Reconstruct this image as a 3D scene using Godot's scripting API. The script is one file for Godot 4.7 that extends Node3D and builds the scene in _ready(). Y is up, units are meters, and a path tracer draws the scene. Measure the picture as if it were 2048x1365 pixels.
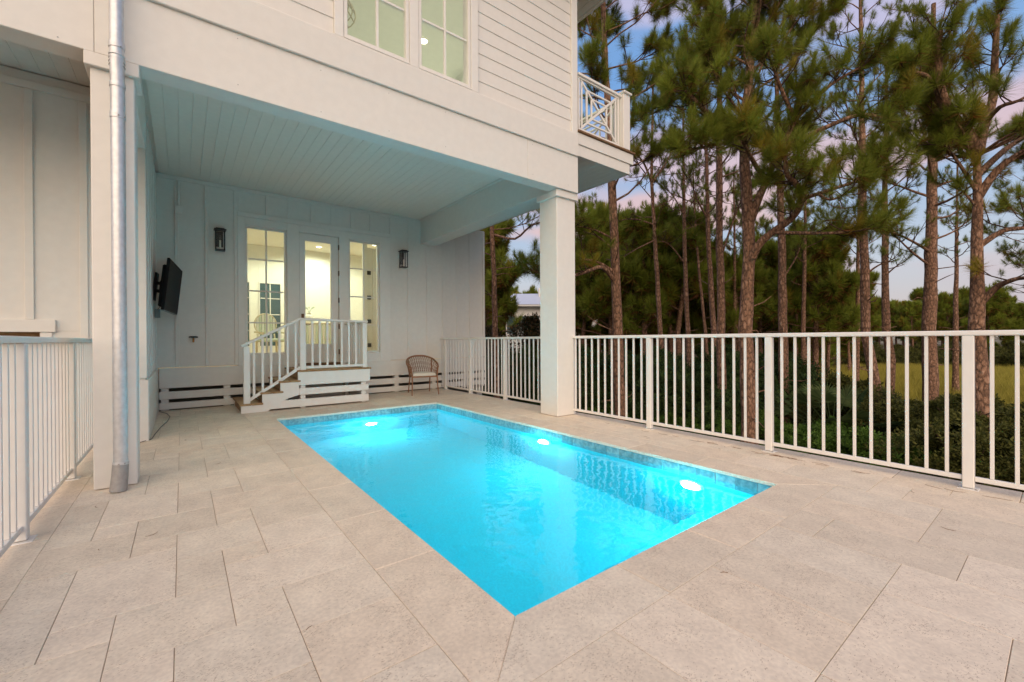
extends Node3D

const UP := Vector3(0, 1, 0)
var M := {}
var box_cache := {}
var name_count := {}

# ---------------------------------------------------------------- mesh helpers
class Geo:
	var v := PackedVector3Array()
	var n := PackedVector3Array()
	var c := PackedColorArray()
	var i := PackedInt32Array()
	var tint := Color(1, 1, 1)
	var use_color := false

	func vert(p: Vector3, nn: Vector3) -> int:
		v.append(p)
		n.append(nn)
		if use_color:
			c.append(tint)
		return v.size() - 1

	func tri(a: Vector3, b: Vector3, d: Vector3, na: Vector3, nb: Vector3, nd: Vector3) -> void:
		var k := v.size()
		vert(a, na)
		vert(b, nb)
		vert(d, nd)
		if (d - a).cross(b - a).dot(na + nb + nd) >= 0.0:
			i.append_array(PackedInt32Array([k, k + 1, k + 2]))
		else:
			i.append_array(PackedInt32Array([k, k + 2, k + 1]))

	func quad(a: Vector3, b: Vector3, d: Vector3, e: Vector3, nn: Vector3) -> void:
		tri(a, b, d, nn, nn, nn)
		tri(a, d, e, nn, nn, nn)

	func box(lo: Vector3, hi: Vector3) -> void:
		var p := func(x: int, y: int, z: int) -> Vector3: return Vector3(hi.x if x else lo.x, hi.y if y else lo.y, hi.z if z else lo.z)
		quad(p.call(0, 0, 0), p.call(0, 1, 0), p.call(0, 1, 1), p.call(0, 0, 1), Vector3(-1, 0, 0))
		quad(p.call(1, 0, 0), p.call(1, 1, 0), p.call(1, 1, 1), p.call(1, 0, 1), Vector3(1, 0, 0))
		quad(p.call(0, 0, 0), p.call(1, 0, 0), p.call(1, 0, 1), p.call(0, 0, 1), Vector3(0, -1, 0))
		quad(p.call(0, 1, 0), p.call(1, 1, 0), p.call(1, 1, 1), p.call(0, 1, 1), Vector3(0, 1, 0))
		quad(p.call(0, 0, 0), p.call(1, 0, 0), p.call(1, 1, 0), p.call(0, 1, 0), Vector3(0, 0, -1))
		quad(p.call(0, 0, 1), p.call(1, 0, 1), p.call(1, 1, 1), p.call(0, 1, 1), Vector3(0, 0, 1))

	# tube along points with a radius at each, capped
	func tube(pts: Array, rad: Array, sides := 8) -> void:
		var m := pts.size()
		var rings := []
		var side := Vector3.ZERO
		for k in m:
			var a: Vector3 = pts[maxi(k - 1, 0)]
			var b: Vector3 = pts[mini(k + 1, m - 1)]
			var t := (b - a).normalized()
			if side == Vector3.ZERO:
				side = t.cross(Vector3(0, 1, 0) if absf(t.y) < 0.9 else Vector3(1, 0, 0)).normalized()
			else:
				side = (side - t * side.dot(t)).normalized()
			var other := t.cross(side)
			var ring := []
			for s in sides:
				var ang := TAU * s / sides
				ring.append(side * cos(ang) + other * sin(ang))
			rings.append(ring)
		for k in m - 1:
			var pa: Vector3 = pts[k]
			var pb: Vector3 = pts[k + 1]
			var ra: float = rad[k]
			var rb: float = rad[k + 1]
			for s in sides:
				var e := (s + 1) % sides
				var n0: Vector3 = rings[k][s]
				var n1: Vector3 = rings[k][e]
				var n2: Vector3 = rings[k + 1][e]
				var n3: Vector3 = rings[k + 1][s]
				tri(pa + n0 * ra, pb + n3 * rb, pb + n2 * rb, n0, n3, n2)
				tri(pa + n0 * ra, pb + n2 * rb, pa + n1 * ra, n0, n2, n1)
		for q in [0, m - 1]:
			var pc: Vector3 = pts[q]
			var rc: float = rad[q]
			if rc < 0.004:
				continue
			var d: Vector3 = (pts[0] - pts[1]).normalized() if q == 0 else (pts[m - 1] - pts[m - 2]).normalized()
			for s in sides:
				tri(pc, pc + rings[q][s] * rc, pc + rings[q][(s + 1) % sides] * rc, d, d, d)

	# surface of revolution about y: profile of Vector2(radius, y)
	func lathe(prof: Array, sides := 20, at := Vector3.ZERO) -> void:
		for k in prof.size() - 1:
			var a: Vector2 = prof[k]
			var b: Vector2 = prof[k + 1]
			var s2 := Vector2(b.y - a.y, a.x - b.x).normalized()
			for s in sides:
				var p := TAU * s / sides
				var q := TAU * (s + 1) / sides
				var c0 := Vector3(cos(p), 0, sin(p))
				var c1 := Vector3(cos(q), 0, sin(q))
				var n0 := c0 * s2.x + Vector3(0, s2.y, 0)
				var n1 := c1 * s2.x + Vector3(0, s2.y, 0)
				var y0 := Vector3(0, a.y, 0)
				var y1 := Vector3(0, b.y, 0)
				if b.x > 0.0001:
					tri(at + c0 * a.x + y0, at + c0 * b.x + y1, at + c1 * b.x + y1, n0, n0, n1)
				if a.x > 0.0001:
					tri(at + c0 * a.x + y0, at + c1 * b.x + y1, at + c1 * a.x + y0, n0, n1, n1)

	# convex outline in x,z between two heights, upper rim chamfered
	func prism(poly: Array, y0: float, y1: float, bev := 0.004) -> void:
		var mid := Vector2.ZERO
		for p: Vector2 in poly:
			mid += p / poly.size()
		var m := poly.size()
		var inner := []
		for p: Vector2 in poly:
			inner.append(p + (mid - p).normalized() * bev * 1.4)
		for k in m:
			var a: Vector2 = poly[k]
			var b: Vector2 = poly[(k + 1) % m]
			var ia: Vector2 = inner[k]
			var ib: Vector2 = inner[(k + 1) % m]
			var o := Vector2(b.y - a.y, a.x - b.x).normalized()
			if o.dot((a + b) / 2 - mid) < 0:
				o = -o
			var nn := Vector3(o.x, 0, o.y)
			quad(Vector3(a.x, y0, a.y), Vector3(b.x, y0, b.y), Vector3(b.x, y1 - bev, b.y), Vector3(a.x, y1 - bev, a.y), nn)
			quad(Vector3(a.x, y1 - bev, a.y), Vector3(b.x, y1 - bev, b.y), Vector3(ib.x, y1, ib.y), Vector3(ia.x, y1, ia.y), (nn + Vector3.UP).normalized())
			tri(Vector3(mid.x, y1, mid.y), Vector3(ia.x, y1, ia.y), Vector3(ib.x, y1, ib.y), Vector3.UP, Vector3.UP, Vector3.UP)

	# flat outline in x,y given thickness along z
	func slab_xy(poly: Array, z0: float, z1: float) -> void:
		var tris := Geometry2D.triangulate_polygon(PackedVector2Array(poly))
		for k in range(0, tris.size(), 3):
			var a: Vector2 = poly[tris[k]]
			var b: Vector2 = poly[tris[k + 1]]
			var d: Vector2 = poly[tris[k + 2]]
			for q in [[z0, -1.0], [z1, 1.0]]:
				var nn := Vector3(0, 0, q[1])
				tri(Vector3(a.x, a.y, q[0]), Vector3(b.x, b.y, q[0]), Vector3(d.x, d.y, q[0]), nn, nn, nn)
		var area := 0.0
		for k in poly.size():
			var p: Vector2 = poly[k]
			var r: Vector2 = poly[(k + 1) % poly.size()]
			area += p.x * r.y - r.x * p.y
		for k in poly.size():
			var p: Vector2 = poly[k]
			var r: Vector2 = poly[(k + 1) % poly.size()]
			var o := Vector2(r.y - p.y, p.x - r.x).normalized() * signf(area)
			quad(Vector3(p.x, p.y, z0), Vector3(r.x, r.y, z0), Vector3(r.x, r.y, z1), Vector3(p.x, p.y, z1), Vector3(o.x, o.y, 0))

	func mesh() -> ArrayMesh:
		var arr := []
		arr.resize(Mesh.ARRAY_MAX)
		arr[Mesh.ARRAY_VERTEX] = v
		arr[Mesh.ARRAY_NORMAL] = n
		if use_color:
			arr[Mesh.ARRAY_COLOR] = c
		arr[Mesh.ARRAY_INDEX] = i
		var m := ArrayMesh.new()
		m.add_surface_from_arrays(Mesh.PRIMITIVE_TRIANGLES, arr)
		return m


func chamfered(size: Vector3, b: float) -> ArrayMesh:
	var key := "%.3f %.3f %.3f %.4f" % [size.x, size.y, size.z, b]
	if box_cache.has(key):
		return box_cache[key]
	var g := Geo.new()
	var h := size / 2.0
	b = minf(b, minf(h.x, minf(h.y, h.z)) * 0.6)
	var ax := [Vector3(1, 0, 0), Vector3(0, 1, 0), Vector3(0, 0, 1)]
	for a in 3:
		var p := (a + 1) % 3
		var q := (a + 2) % 3
		for s in [-1.0, 1.0]:
			var nn: Vector3 = ax[a] * s
			var o: Vector3 = nn * h[a]
			var u: Vector3 = ax[p] * (h[p] - b)
			var w: Vector3 = ax[q] * (h[q] - b)
			g.quad(o - u - w, o + u - w, o + u + w, o - u + w, nn)
		for s in [-1.0, 1.0]:
			for t in [-1.0, 1.0]:
				var along: Vector3 = ax[a] * (h[a] - b)
				var e1: Vector3 = ax[p] * s * h[p] + ax[q] * t * (h[q] - b)
				var e2: Vector3 = ax[p] * s * (h[p] - b) + ax[q] * t * h[q]
				g.quad(e1 - along, e1 + along, e2 + along, e2 - along, (ax[p] * s + ax[q] * t).normalized())
	for x in [-1.0, 1.0]:
		for y in [-1.0, 1.0]:
			for z in [-1.0, 1.0]:
				var s := Vector3(x, y, z)
				var nn := s.normalized()
				g.tri(s * Vector3(h.x, h.y - b, h.z - b), s * Vector3(h.x - b, h.y, h.z - b), s * Vector3(h.x - b, h.y - b, h.z), nn, nn, nn)
	box_cache[key] = g.mesh()
	return box_cache[key]


# ---------------------------------------------------------------- scene helpers
func numbered(called: String) -> String:
	var k: int = name_count.get(called, 0)
	name_count[called] = k + 1
	return called if k == 0 else "%s_%03d" % [called, k]


func tag(o: Node, label: String, category: String, group := "", kind := "") -> void:
	if label:
		o.set_meta("label", label)
	if category:
		o.set_meta("category", category)
	if group:
		o.set_meta("group", group)
	if kind:
		o.set_meta("kind", kind)


func thing(called: String, label: String, category: String, at := Vector3.ZERO, turn := 0.0, group := "") -> Node3D:
	var o := Node3D.new()
	o.name = numbered(called)
	add_child(o)
	o.position = at
	o.rotation.y = turn
	tag(o, label, category, group)
	return o


func put(parent: Node, called: String, mesh: Mesh, m: Material, at := Vector3.ZERO) -> MeshInstance3D:
	var o := MeshInstance3D.new()
	o.name = called if parent != self else numbered(called)
	o.mesh = mesh
	o.material_override = m
	o.position = at
	parent.add_child(o, true)
	return o


func bx(parent: Node, called: String, x0: float, x1: float, y0: float, y1: float, z0: float, z1: float, m: Material, bev := 0.004) -> MeshInstance3D:
	return put(parent, called, chamfered(Vector3(absf(x1 - x0), absf(y1 - y0), absf(z1 - z0)), bev), m, Vector3(x0 + x1, y0 + y1, z0 + z1) / 2.0)


func bar(parent: Node, called: String, a: Vector3, b: Vector3, wide: float, deep: float, m: Material, side := Vector3(0, 0, 1), bev := 0.003) -> MeshInstance3D:
	var t := (b - a).normalized()
	var s := (side - t * side.dot(t)).normalized()
	var o := put(parent, called, chamfered(Vector3(t.cross(s).length() * wide, (b - a).length(), deep), bev), m, (a + b) / 2.0)
	o.basis = Basis(t.cross(s), t, s)
	return o


func structure(o: Node, label := "") -> Node:
	o.set_meta("kind", "structure")
	if label:
		o.set_meta("label", label)
	return o


# ---------------------------------------------------------------- materials
func mat(called: String, c: Color, rough := 0.6, metal := 0.0) -> StandardMaterial3D:
	var m := StandardMaterial3D.new()
	m.resource_name = called
	m.albedo_color = c.linear_to_srgb()
	m.roughness = rough
	m.metallic = metal
	M[called] = m
	return m


func noise_tex(size: int, freq: float, ramp: Array, seed_: int, kind := FastNoiseLite.TYPE_SIMPLEX_SMOOTH, octaves := 4, normal := 0.0, cell := -1, warp := 0.0) -> NoiseTexture2D:
	var f := FastNoiseLite.new()
	f.noise_type = kind
	f.seed = seed_
	f.frequency = freq
	f.fractal_octaves = octaves
	if cell >= 0:
		f.cellular_return_type = cell
	if warp > 0.0:
		f.domain_warp_enabled = true
		f.domain_warp_amplitude = warp
		f.domain_warp_frequency = 0.03
	var t := NoiseTexture2D.new()
	t.width = size
	t.height = size
	t.seamless = true
	t.noise = f
	if normal > 0.0:
		t.as_normal_map = true
		t.bump_strength = normal
	elif ramp.size():
		var g := Gradient.new()
		g.offsets = PackedFloat32Array(ramp.map(func(r): return r[0]))
		g.colors = PackedColorArray(ramp.map(func(r): return r[1].linear_to_srgb()))
		t.color_ramp = g
	return t


func grey(x: float) -> Color:
	return Color(x, x, x)


func tri_map(m: StandardMaterial3D, scale: Vector3, world := true) -> void:
	m.uv1_triplanar = true
	m.uv1_world_triplanar = world
	m.uv1_scale = scale
	m.uv1_triplanar_sharpness = 8.0


# cream limestone with short drifting pits, in a seamless square
func stone_image(size: int, seed_: int) -> ImageTexture:
	var f := FastNoiseLite.new()
	f.seed = seed_
	f.frequency = 0.006
	f.fractal_octaves = 5
	var cloud := f.get_seamless_image(size, size)
	f.frequency = 0.05
	f.seed = seed_ + 5
	f.fractal_octaves = 3
	var fine := f.get_seamless_image(size, size)
	f.frequency = 0.004
	f.seed = seed_ + 9
	f.fractal_octaves = 2
	var patch := f.get_seamless_image(size, size)
	var a := cloud.get_data()
	var b := fine.get_data()
	var p := patch.get_data()
	var data := PackedByteArray()
	data.resize(size * size * 3)
	for k in size * size:
		var t := (a[k] - 128) / 128.0 * 0.034 + (b[k] - 128) / 128.0 * 0.045
		data[k * 3] = clampi(int((0.872 + t) * 255), 0, 255)
		data[k * 3 + 1] = clampi(int((0.820 + t) * 255), 0, 255)
		data[k * 3 + 2] = clampi(int((0.75 + t * 0.9) * 255), 0, 255)
	var rng := RandomNumberGenerator.new()
	rng.seed = seed_
	for k in 9000:
		var x := rng.randf() * size
		var y := rng.randf() * size
		var dense := p[int(y) * size + int(x)] / 255.0
		if rng.randf() > dense * dense * 1.7:
			continue
		var turn := rng.randfn(0.0, 0.35)
		var len := rng.randf_range(1.0, 7.0) * (1.0 if rng.randf() < 0.93 else 2.6)
		var dark := rng.randf_range(0.14, 0.52)
		for s in int(len):
			var q := (int(y + s * sin(turn)) % size + size) % size * size + (int(x + s * cos(turn)) % size + size) % size
			data[q * 3] = int(data[q * 3] * (1.0 - dark * 0.75))
			data[q * 3 + 1] = int(data[q * 3 + 1] * (1.0 - dark * 0.9))
			data[q * 3 + 2] = int(data[q * 3 + 2] * (1.0 - dark))
			turn += rng.randf_range(-0.25, 0.25)
	return ImageTexture.create_from_image(Image.create_from_data(size, size, false, Image.FORMAT_RGB8, data))


func make_materials() -> void:
	var mottled := noise_tex(512, 0.012, [[0.2, grey(0.965)], [0.8, grey(1.0)]], 3, FastNoiseLite.TYPE_SIMPLEX_SMOOTH, 5)
	for k in [["white_paint", Color(0.74, 0.71, 0.66)], ["white_trim", Color(0.77, 0.745, 0.70)], ["light_warmed_soffit", Color(0.79, 0.73, 0.655)], ["rail_paint", Color(0.78, 0.75, 0.705)]]:  # soffit white is tinted warmer, in place of warm light under the porch
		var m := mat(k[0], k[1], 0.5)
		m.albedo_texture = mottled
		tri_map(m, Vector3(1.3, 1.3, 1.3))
	var plaster := mat("room_paint", Color(0.82, 0.81, 0.74), 0.7)
	plaster.albedo_texture = mottled
	tri_map(plaster, Vector3(1, 1, 1))
	var wood_grain := noise_tex(512, 0.02, [[0.15, Color(0.42, 0.24, 0.11)], [0.5, Color(0.62, 0.40, 0.20)], [0.85, Color(0.78, 0.56, 0.32)]], 12, FastNoiseLite.TYPE_SIMPLEX, 5)
	var deck_wood := mat("tread_wood", Color(0.55, 0.50, 0.45), 0.65)
	deck_wood.albedo_texture = wood_grain
	tri_map(deck_wood, Vector3(0.9, 6.0, 9.0))
	var edge_wood := mat("edge_wood", Color(0.30, 0.24, 0.20), 0.7)
	edge_wood.albedo_texture = wood_grain
	tri_map(edge_wood, Vector3(0.9, 6.0, 9.0))
	var floor_wood := mat("floor_wood", Color(1.0, 0.9, 0.75), 0.4)
	floor_wood.albedo_texture = wood_grain
	tri_map(floor_wood, Vector3(6.0, 6.0, 0.8))
	# paving
	var s1 := stone_image(768, 21)
	var s2 := stone_image(768, 57)
	var tones := [Color(1.0, 0.985, 0.965), Color(0.95, 0.93, 0.905), Color(0.98, 0.945, 0.91), Color(0.915, 0.895, 0.87), Color(1.03, 1.01, 0.995), Color(0.97, 0.965, 0.955)]
	for k in tones.size():
		var m := mat("paving_%d" % k, tones[k], 0.62)
		m.albedo_texture = s1 if k % 2 == 0 else s2
		tri_map(m, Vector3(1.15, 1.15, 1.15), false)
		m.uv1_offset = Vector3(0.17 * k, 0.31 * k, 0.43 * k)
	mat("joint_sand", Color(0.36, 0.27, 0.185), 0.9)
	mat("concrete", Color(0.42, 0.40, 0.37), 0.9)
	# pool
	var teal := noise_tex(256, 0.02, [[0.2, Color(0.15, 0.28, 0.31)], [0.55, Color(0.21, 0.36, 0.39)], [0.85, Color(0.28, 0.43, 0.45)]], 41, FastNoiseLite.TYPE_SIMPLEX, 5)
	for k in 3:
		var m := mat("waterline_tile_%d" % k, grey([1.0, 0.86, 1.12][k]), 0.22)
		m.albedo_texture = teal
		tri_map(m, Vector3(3.2, 3.2, 3.2))
		m.uv1_offset = Vector3(0.3 * k, 0.5 * k, 0)
	mat("grout", Color(0.20, 0.25, 0.25), 0.8)
	var shell_tex := noise_tex(512, 0.05, [[0.2, grey(0.86)], [0.8, grey(1.0)]], 44, FastNoiseLite.TYPE_SIMPLEX, 4)
	var shell := mat("pool_plaster", Color(0.05, 0.70, 0.78), 0.7)
	shell.albedo_texture = shell_tex
	tri_map(shell, Vector3(1.5, 1.5, 1.5))
	var water := mat("pool_water", Color(0.96, 1.0, 1.0, 0.0), 0.05)
	water.transparency = BaseMaterial3D.TRANSPARENCY_ALPHA
	water.refraction_enabled = true
	water.refraction_scale = 0.033
	water.metallic_specular = 0.5
	water.normal_enabled = true
	water.normal_texture = noise_tex(512, 0.011, [], 77, FastNoiseLite.TYPE_SIMPLEX_SMOOTH, 3, 3.0)
	water.normal_scale = 0.34
	tri_map(water, Vector3(0.75, 0.75, 0.75))
	var glass := mat("window_glass", Color(0.9, 1.0, 0.95, 0.03), 0.0)
	glass.transparency = BaseMaterial3D.TRANSPARENCY_ALPHA
	var dark_painted_pane := mat("dark_painted_pane", Color(0.05, 0.09, 0.10), 0.05)  # opaque pane; the darkness behind it is put into the colour
	dark_painted_pane.metallic_specular = 0.5
	# metals and small stuff
	var zinc := mat("zinc", Color(0.68, 0.68, 0.69), 0.45, 0.6)
	zinc.albedo_texture = noise_tex(256, 0.03, [[0.2, grey(0.88)], [0.8, grey(1.0)]], 51, FastNoiseLite.TYPE_SIMPLEX, 4)
	tri_map(zinc, Vector3(2, 2, 2))
	var dull := mat("dull_zinc", Color(0.40, 0.385, 0.37), 0.6, 0.4)
	dull.albedo_texture = zinc.albedo_texture
	tri_map(dull, Vector3(3, 3, 3))
	mat("black_metal", Color(0.012, 0.011, 0.011), 0.4)
	mat("black_plastic", Color(0.012, 0.012, 0.013), 0.55).metallic_specular = 0.2
	mat("screen", Color(0.004, 0.004, 0.005), 0.5).metallic_specular = 0.12
	mat("bronze", Color(0.16, 0.10, 0.06), 0.35, 0.8)
	mat("brass", Color(0.40, 0.20, 0.07), 0.4, 0.7)
	mat("grey_plastic", Color(0.22, 0.25, 0.25), 0.6)
	mat("candle", Color(0.75, 0.70, 0.58), 0.6)
	mat("wicker", Color(0.26, 0.125, 0.065), 0.7)
	var cloth := mat("cushion_cloth", Color(0.66, 0.61, 0.53), 0.95)
	cloth.rim_enabled = true
	cloth.rim = 0.3
	mat("stripe_cloth", Color(0.55, 0.62, 0.50), 0.95)
	mat("linen", Color(0.72, 0.72, 0.66), 0.95)
	mat("woven", Color(0.62, 0.55, 0.40), 0.9)
	mat("cable", Color(0.12, 0.10, 0.09), 0.6)
	# lamps
	for k in [["warm_glow", Color(1.0, 0.98, 0.82), 6.0], ["pool_glow", Color(0.85, 1.0, 1.0), 16.0]]:
		var m := mat(k[0], Color(0.9, 0.9, 0.9), 0.5)
		m.emission_enabled = true
		m.emission = k[1]
		m.emission_energy_multiplier = k[2]
	# plants and ground
	var bark := mat("pine_bark", Color(1, 1, 1), 0.95)
	bark.albedo_texture = noise_tex(512, 0.016, [[0.02, Color(0.035, 0.022, 0.016)], [0.16, Color(0.13, 0.072, 0.046)], [0.4, Color(0.27, 0.145, 0.088)], [0.75, Color(0.44, 0.27, 0.19)]], 61, FastNoiseLite.TYPE_CELLULAR, 4, 0.0, FastNoiseLite.RETURN_DISTANCE2_SUB, 26.0)
	bark.heightmap_enabled = true
	bark.heightmap_texture = noise_tex(512, 0.016, [[0.0, grey(0.0)], [1.0, grey(1.0)]], 61, FastNoiseLite.TYPE_CELLULAR, 4, 0.0, FastNoiseLite.RETURN_DISTANCE2_SUB, 26.0)
	bark.heightmap_scale = 3.0
	tri_map(bark, Vector3(1.7, 0.75, 1.7))
	var twig := mat("twig", Color(0.075, 0.048, 0.036), 0.95)
	twig.metallic_specular = 0.2
	var needles := mat("needles", Color(1, 1, 1), 0.6)
	needles.vertex_color_use_as_albedo = true
	needles.metallic_specular = 0.35
	needles.backlight_enabled = true
	needles.backlight = Color(0.86, 0.86, 0.86)
	var leaves := mat("leaves", Color(1, 1, 1), 0.6)
	leaves.metallic_specular = 0.3
	leaves.vertex_color_use_as_albedo = true
	leaves.backlight_enabled = true
	leaves.backlight = Color(0.75, 0.75, 0.75)
	var soil := mat("forest_floor", Color(1, 1, 1), 1.0)
	soil.albedo_texture = noise_tex(512, 0.02, [[0.15, Color(0.035, 0.022, 0.013)], [0.45, Color(0.085, 0.05, 0.028)], [0.62, Color(0.10, 0.075, 0.03)], [0.9, Color(0.05, 0.065, 0.02)]], 71, FastNoiseLite.TYPE_SIMPLEX, 5)
	tri_map(soil, Vector3(0.22, 0.22, 0.22))
	var marsh := mat("marsh_soil", Color(1, 1, 1), 1.0)
	marsh.albedo_texture = noise_tex(512, 0.02, [[0.2, Color(0.20, 0.18, 0.035)], [0.6, Color(0.25, 0.22, 0.05)], [0.9, Color(0.14, 0.15, 0.035)]], 72, FastNoiseLite.TYPE_SIMPLEX, 5)
	tri_map(marsh, Vector3(0.1, 0.1, 0.1))
	var pond := mat("pond_water", Color(0.03, 0.045, 0.05), 0.06)
	pond.normal_enabled = true
	pond.normal_texture = water.normal_texture
	pond.normal_scale = 0.15
	tri_map(pond, Vector3(0.3, 0.3, 0.3))
	mat("straw", Color(0.20, 0.10, 0.04), 0.9)
	mat("metal_roof", Color(0.52, 0.54, 0.62), 0.45)
	mat("far_wall", Color(0.78, 0.74, 0.68), 0.7)

# ---------------------------------------------------------------- light, sky, camera
func dusk_sky() -> ImageTexture:
	var w := 1536
	var h := 768
	var f := FastNoiseLite.new()
	f.seed = 5
	f.frequency = 1.6
	f.fractal_octaves = 5
	var data := PackedFloat32Array()
	data.resize(w * h * 3)
	var stops := [[-1.0, Color(0.16, 0.14, 0.11)], [-0.02, Color(0.30, 0.26, 0.22)], [0.0, Color(0.66, 0.55, 0.49)], [0.06, Color(0.62, 0.57, 0.57)], [0.14, Color(0.56, 0.62, 0.70)], [0.27, Color(0.38, 0.53, 0.75)], [0.5, Color(0.19, 0.38, 0.72)], [1.0, Color(0.24, 0.34, 0.54)]]
	for y in h:
		var th := PI * (y + 0.5) / h
		var up := cos(th)
		var c := Color.BLACK
		for k in stops.size() - 1:
			if up >= stops[k][0] and up <= stops[k + 1][0]:
				c = stops[k][1].lerp(stops[k + 1][1], (up - stops[k][0]) / (stops[k + 1][0] - stops[k][0]))
		for x in w:
			var o := (y * w + x) * 3
			var r := c
			if up > 0.0:
				var az := TAU * (x + 0.5) / w
				var d := Vector3(sin(az) * sin(th), up * 3.2, -cos(az) * sin(th))
				var n := f.get_noise_3dv(d * 1.15 + Vector3(3.1, 0.4, 7.7))
				var el := rad_to_deg(asin(up))
				n += 0.42 * exp(-pow(wrapf(rad_to_deg(az) - 53.0, -180, 180) / 15.0, 2.0) - pow((el - 17.5) / 6.0, 2.0))
				var veil := smoothstep(-0.06, 0.34, n) * smoothstep(0.0, 0.05, up)
				var tone := Color(0.84, 0.55, 0.50).lerp(Color(0.60, 0.55, 0.74), smoothstep(0.2, 0.55, up))
				tone = Color(0.58, 0.52, 0.57).lerp(tone, smoothstep(0.07, 0.20, up))
				r = c.lerp(tone, veil * 0.8)
			data[o] = r.r
			data[o + 1] = r.g
			data[o + 2] = r.b
	return ImageTexture.create_from_image(Image.create_from_data(w, h, false, Image.FORMAT_RGBF, data.to_byte_array()))


func make_view() -> void:
	var cam := Camera3D.new()
	cam.name = "camera"
	add_child(cam)
	var fw := Basis(Vector3.UP, deg_to_rad(-37.578)) * Vector3(0, sin(deg_to_rad(-0.185)), -cos(deg_to_rad(-0.185)))
	cam.look_at_from_position(Vector3(0, 1, 0), Vector3(0, 1, 0) + fw)
	cam.rotate_object_local(Vector3(0, 0, 1), deg_to_rad(-0.305))
	cam.fov = 76.96
	cam.near = 0.05
	cam.far = 600.0
	cam.current = true
	var env := Environment.new()
	env.background_mode = Environment.BG_SKY
	var pano := PanoramaSkyMaterial.new()
	pano.panorama = dusk_sky()
	var sky := Sky.new()
	sky.sky_material = pano
	env.sky = sky
	env.background_energy_multiplier = 0.74
	env.tonemap_mode = Environment.TONE_MAPPER_LINEAR
	env.tonemap_exposure = 1.38
	env.sdfgi_enabled = true
	env.ssao_enabled = true
	env.ssil_enabled = true
	var we := WorldEnvironment.new()
	we.name = "world_environment"
	we.environment = env
	add_child(we)
	var sun := DirectionalLight3D.new()
	sun.name = "afterglow"
	sun.light_energy = 0.84
	sun.light_color = Color(1.0, 0.885, 0.735)
	sun.light_angular_distance = 85.0
	sun.shadow_enabled = true
	add_child(sun)
	sun.look_at_from_position(Vector3(-0.60, 0.50, 0.72) * 20.0, Vector3.ZERO)


# ---------------------------------------------------------------- deck and pool
const PX0 := 0.952
const PX1 := 3.235
const PZ0 := -6.207
const PZ1 := -1.227
var rng := RandomNumberGenerator.new()


func paver(deck: Node3D, x0: float, x1: float, z0: float, z1: float) -> void:
	var gap := 0.0011
	var dy := rng.randf_range(-0.0012, 0.0)
	var o := bx(deck, "paver", x0 + gap, x1 - gap, -0.03 + dy, dy, z0 + gap, z1 - gap, M["paving_%d" % rng.randi_range(0, 5)], 0.0013)
	if rng.randf() < 0.5:
		o.rotate_y(PI)


# fills a rectangle with stones of one to three modules a side
func pave(deck: Node3D, x0: float, x1: float, nx: int, z0: float, z1: float, nz: int) -> void:
	var used := {}
	var mx := (x1 - x0) / nx
	var mz := (z1 - z0) / nz
	for z in nz:
		for x in nx:
			if used.has(Vector2i(x, z)):
				continue
			var tries := [[3, 2], [2, 3], [2, 2], [4, 2], [2, 1], [1, 2]]
			var first := rng.randi_range(0, 5)
			var best := [1, 1]
			for k in 6:
				var t: Array = tries[(first + k) % 6]
				var fits: bool = x + t[0] <= nx and z + t[1] <= nz
				if fits:
					for a in t[0]:
						for b in t[1]:
							if used.has(Vector2i(x + a, z + b)):
								fits = false
				if fits:
					best = t
					break
			for a in best[0]:
				for b in best[1]:
					used[Vector2i(x + a, z + b)] = true
			paver(deck, x0 + x * mx, x0 + (x + best[0]) * mx, z0 + z * mz, z0 + (z + best[1]) * mz)


func make_deck() -> void:
	rng.seed = 4
	var deck := Node3D.new()
	deck.name = "pool_deck"
	add_child(deck)
	structure(deck, "cream limestone paving around the pool")
	# slab under the stones, open where the pool is
	for r in [[-0.74, 0.80, -8.1, 1.4], [3.38, 4.30, -8.1, 1.4], [0.80, 3.38, -8.1, -6.36], [0.80, 3.38, -1.08, 1.4]]:
		bx(deck, "bed", r[0], r[1], -0.036, -0.005, r[2], r[3], M.joint_sand, 0.001)
		bx(deck, "slab", r[0], r[1], -0.30, -0.038, r[2], r[3], M.concrete, 0.01)
	# strip beside the pool: seven modules wide, repeating every six modules
	var cell := [[3, 5, 0, 2], [3, 4, 2, 4], [2, 4, 4, 6], [4, 5, 2, 3], [4, 7, 3, 5], [4, 5, 5, 6], [5, 7, 5, 7], [5, 7, 7, 9], [1, 3, 1, 4], [2, 3, 6, 7], [0, 2, 5, 7], [1, 2, 4, 5], [0, 1, 1, 3], [0, 1, 3, 5]]
	var m := 0.1725
	var mx := (0.661 + 0.54) / 7.0
	for k in range(-6, 4):
		for c in cell:
			var z0: float = maxf(-2.823 + (c[2] + 6 * k) * m, -7.97)
			var z1: float = minf(-2.823 + (c[3] + 6 * k) * m, 1.3)
			if z1 - z0 > 0.03:
				paver(deck, -0.54 + c[0] * mx, -0.54 + c[1] * mx, z0, z1)
	pave(deck, 0.661, 3.525, 17, -0.961, 0.9, 11)
	pave(deck, 3.525, 4.0, 3, -7.97, 0.9, 52)
	pave(deck, 0.661, 3.525, 17, -7.97, -6.49, 9)
	# edge stones under the fences
	for e in [[-0.735, -0.54, -5.66, 0.9], [4.0, 4.29, -7.97, 0.9]]:
		var z: float = e[2]
		while z < e[3] - 0.05:
			var len := minf(rng.randf_range(0.58, 0.64), e[3] - z)
			var o := bx(deck, "edge_stone", e[0] + 0.003, e[1], -0.03, 0.0, z + 0.002, z + len - 0.002, M["paving_%d" % rng.randi_range(0, 5)], 0.003)
			o.position.y -= rng.randf() * 0.001
			z += len


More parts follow.
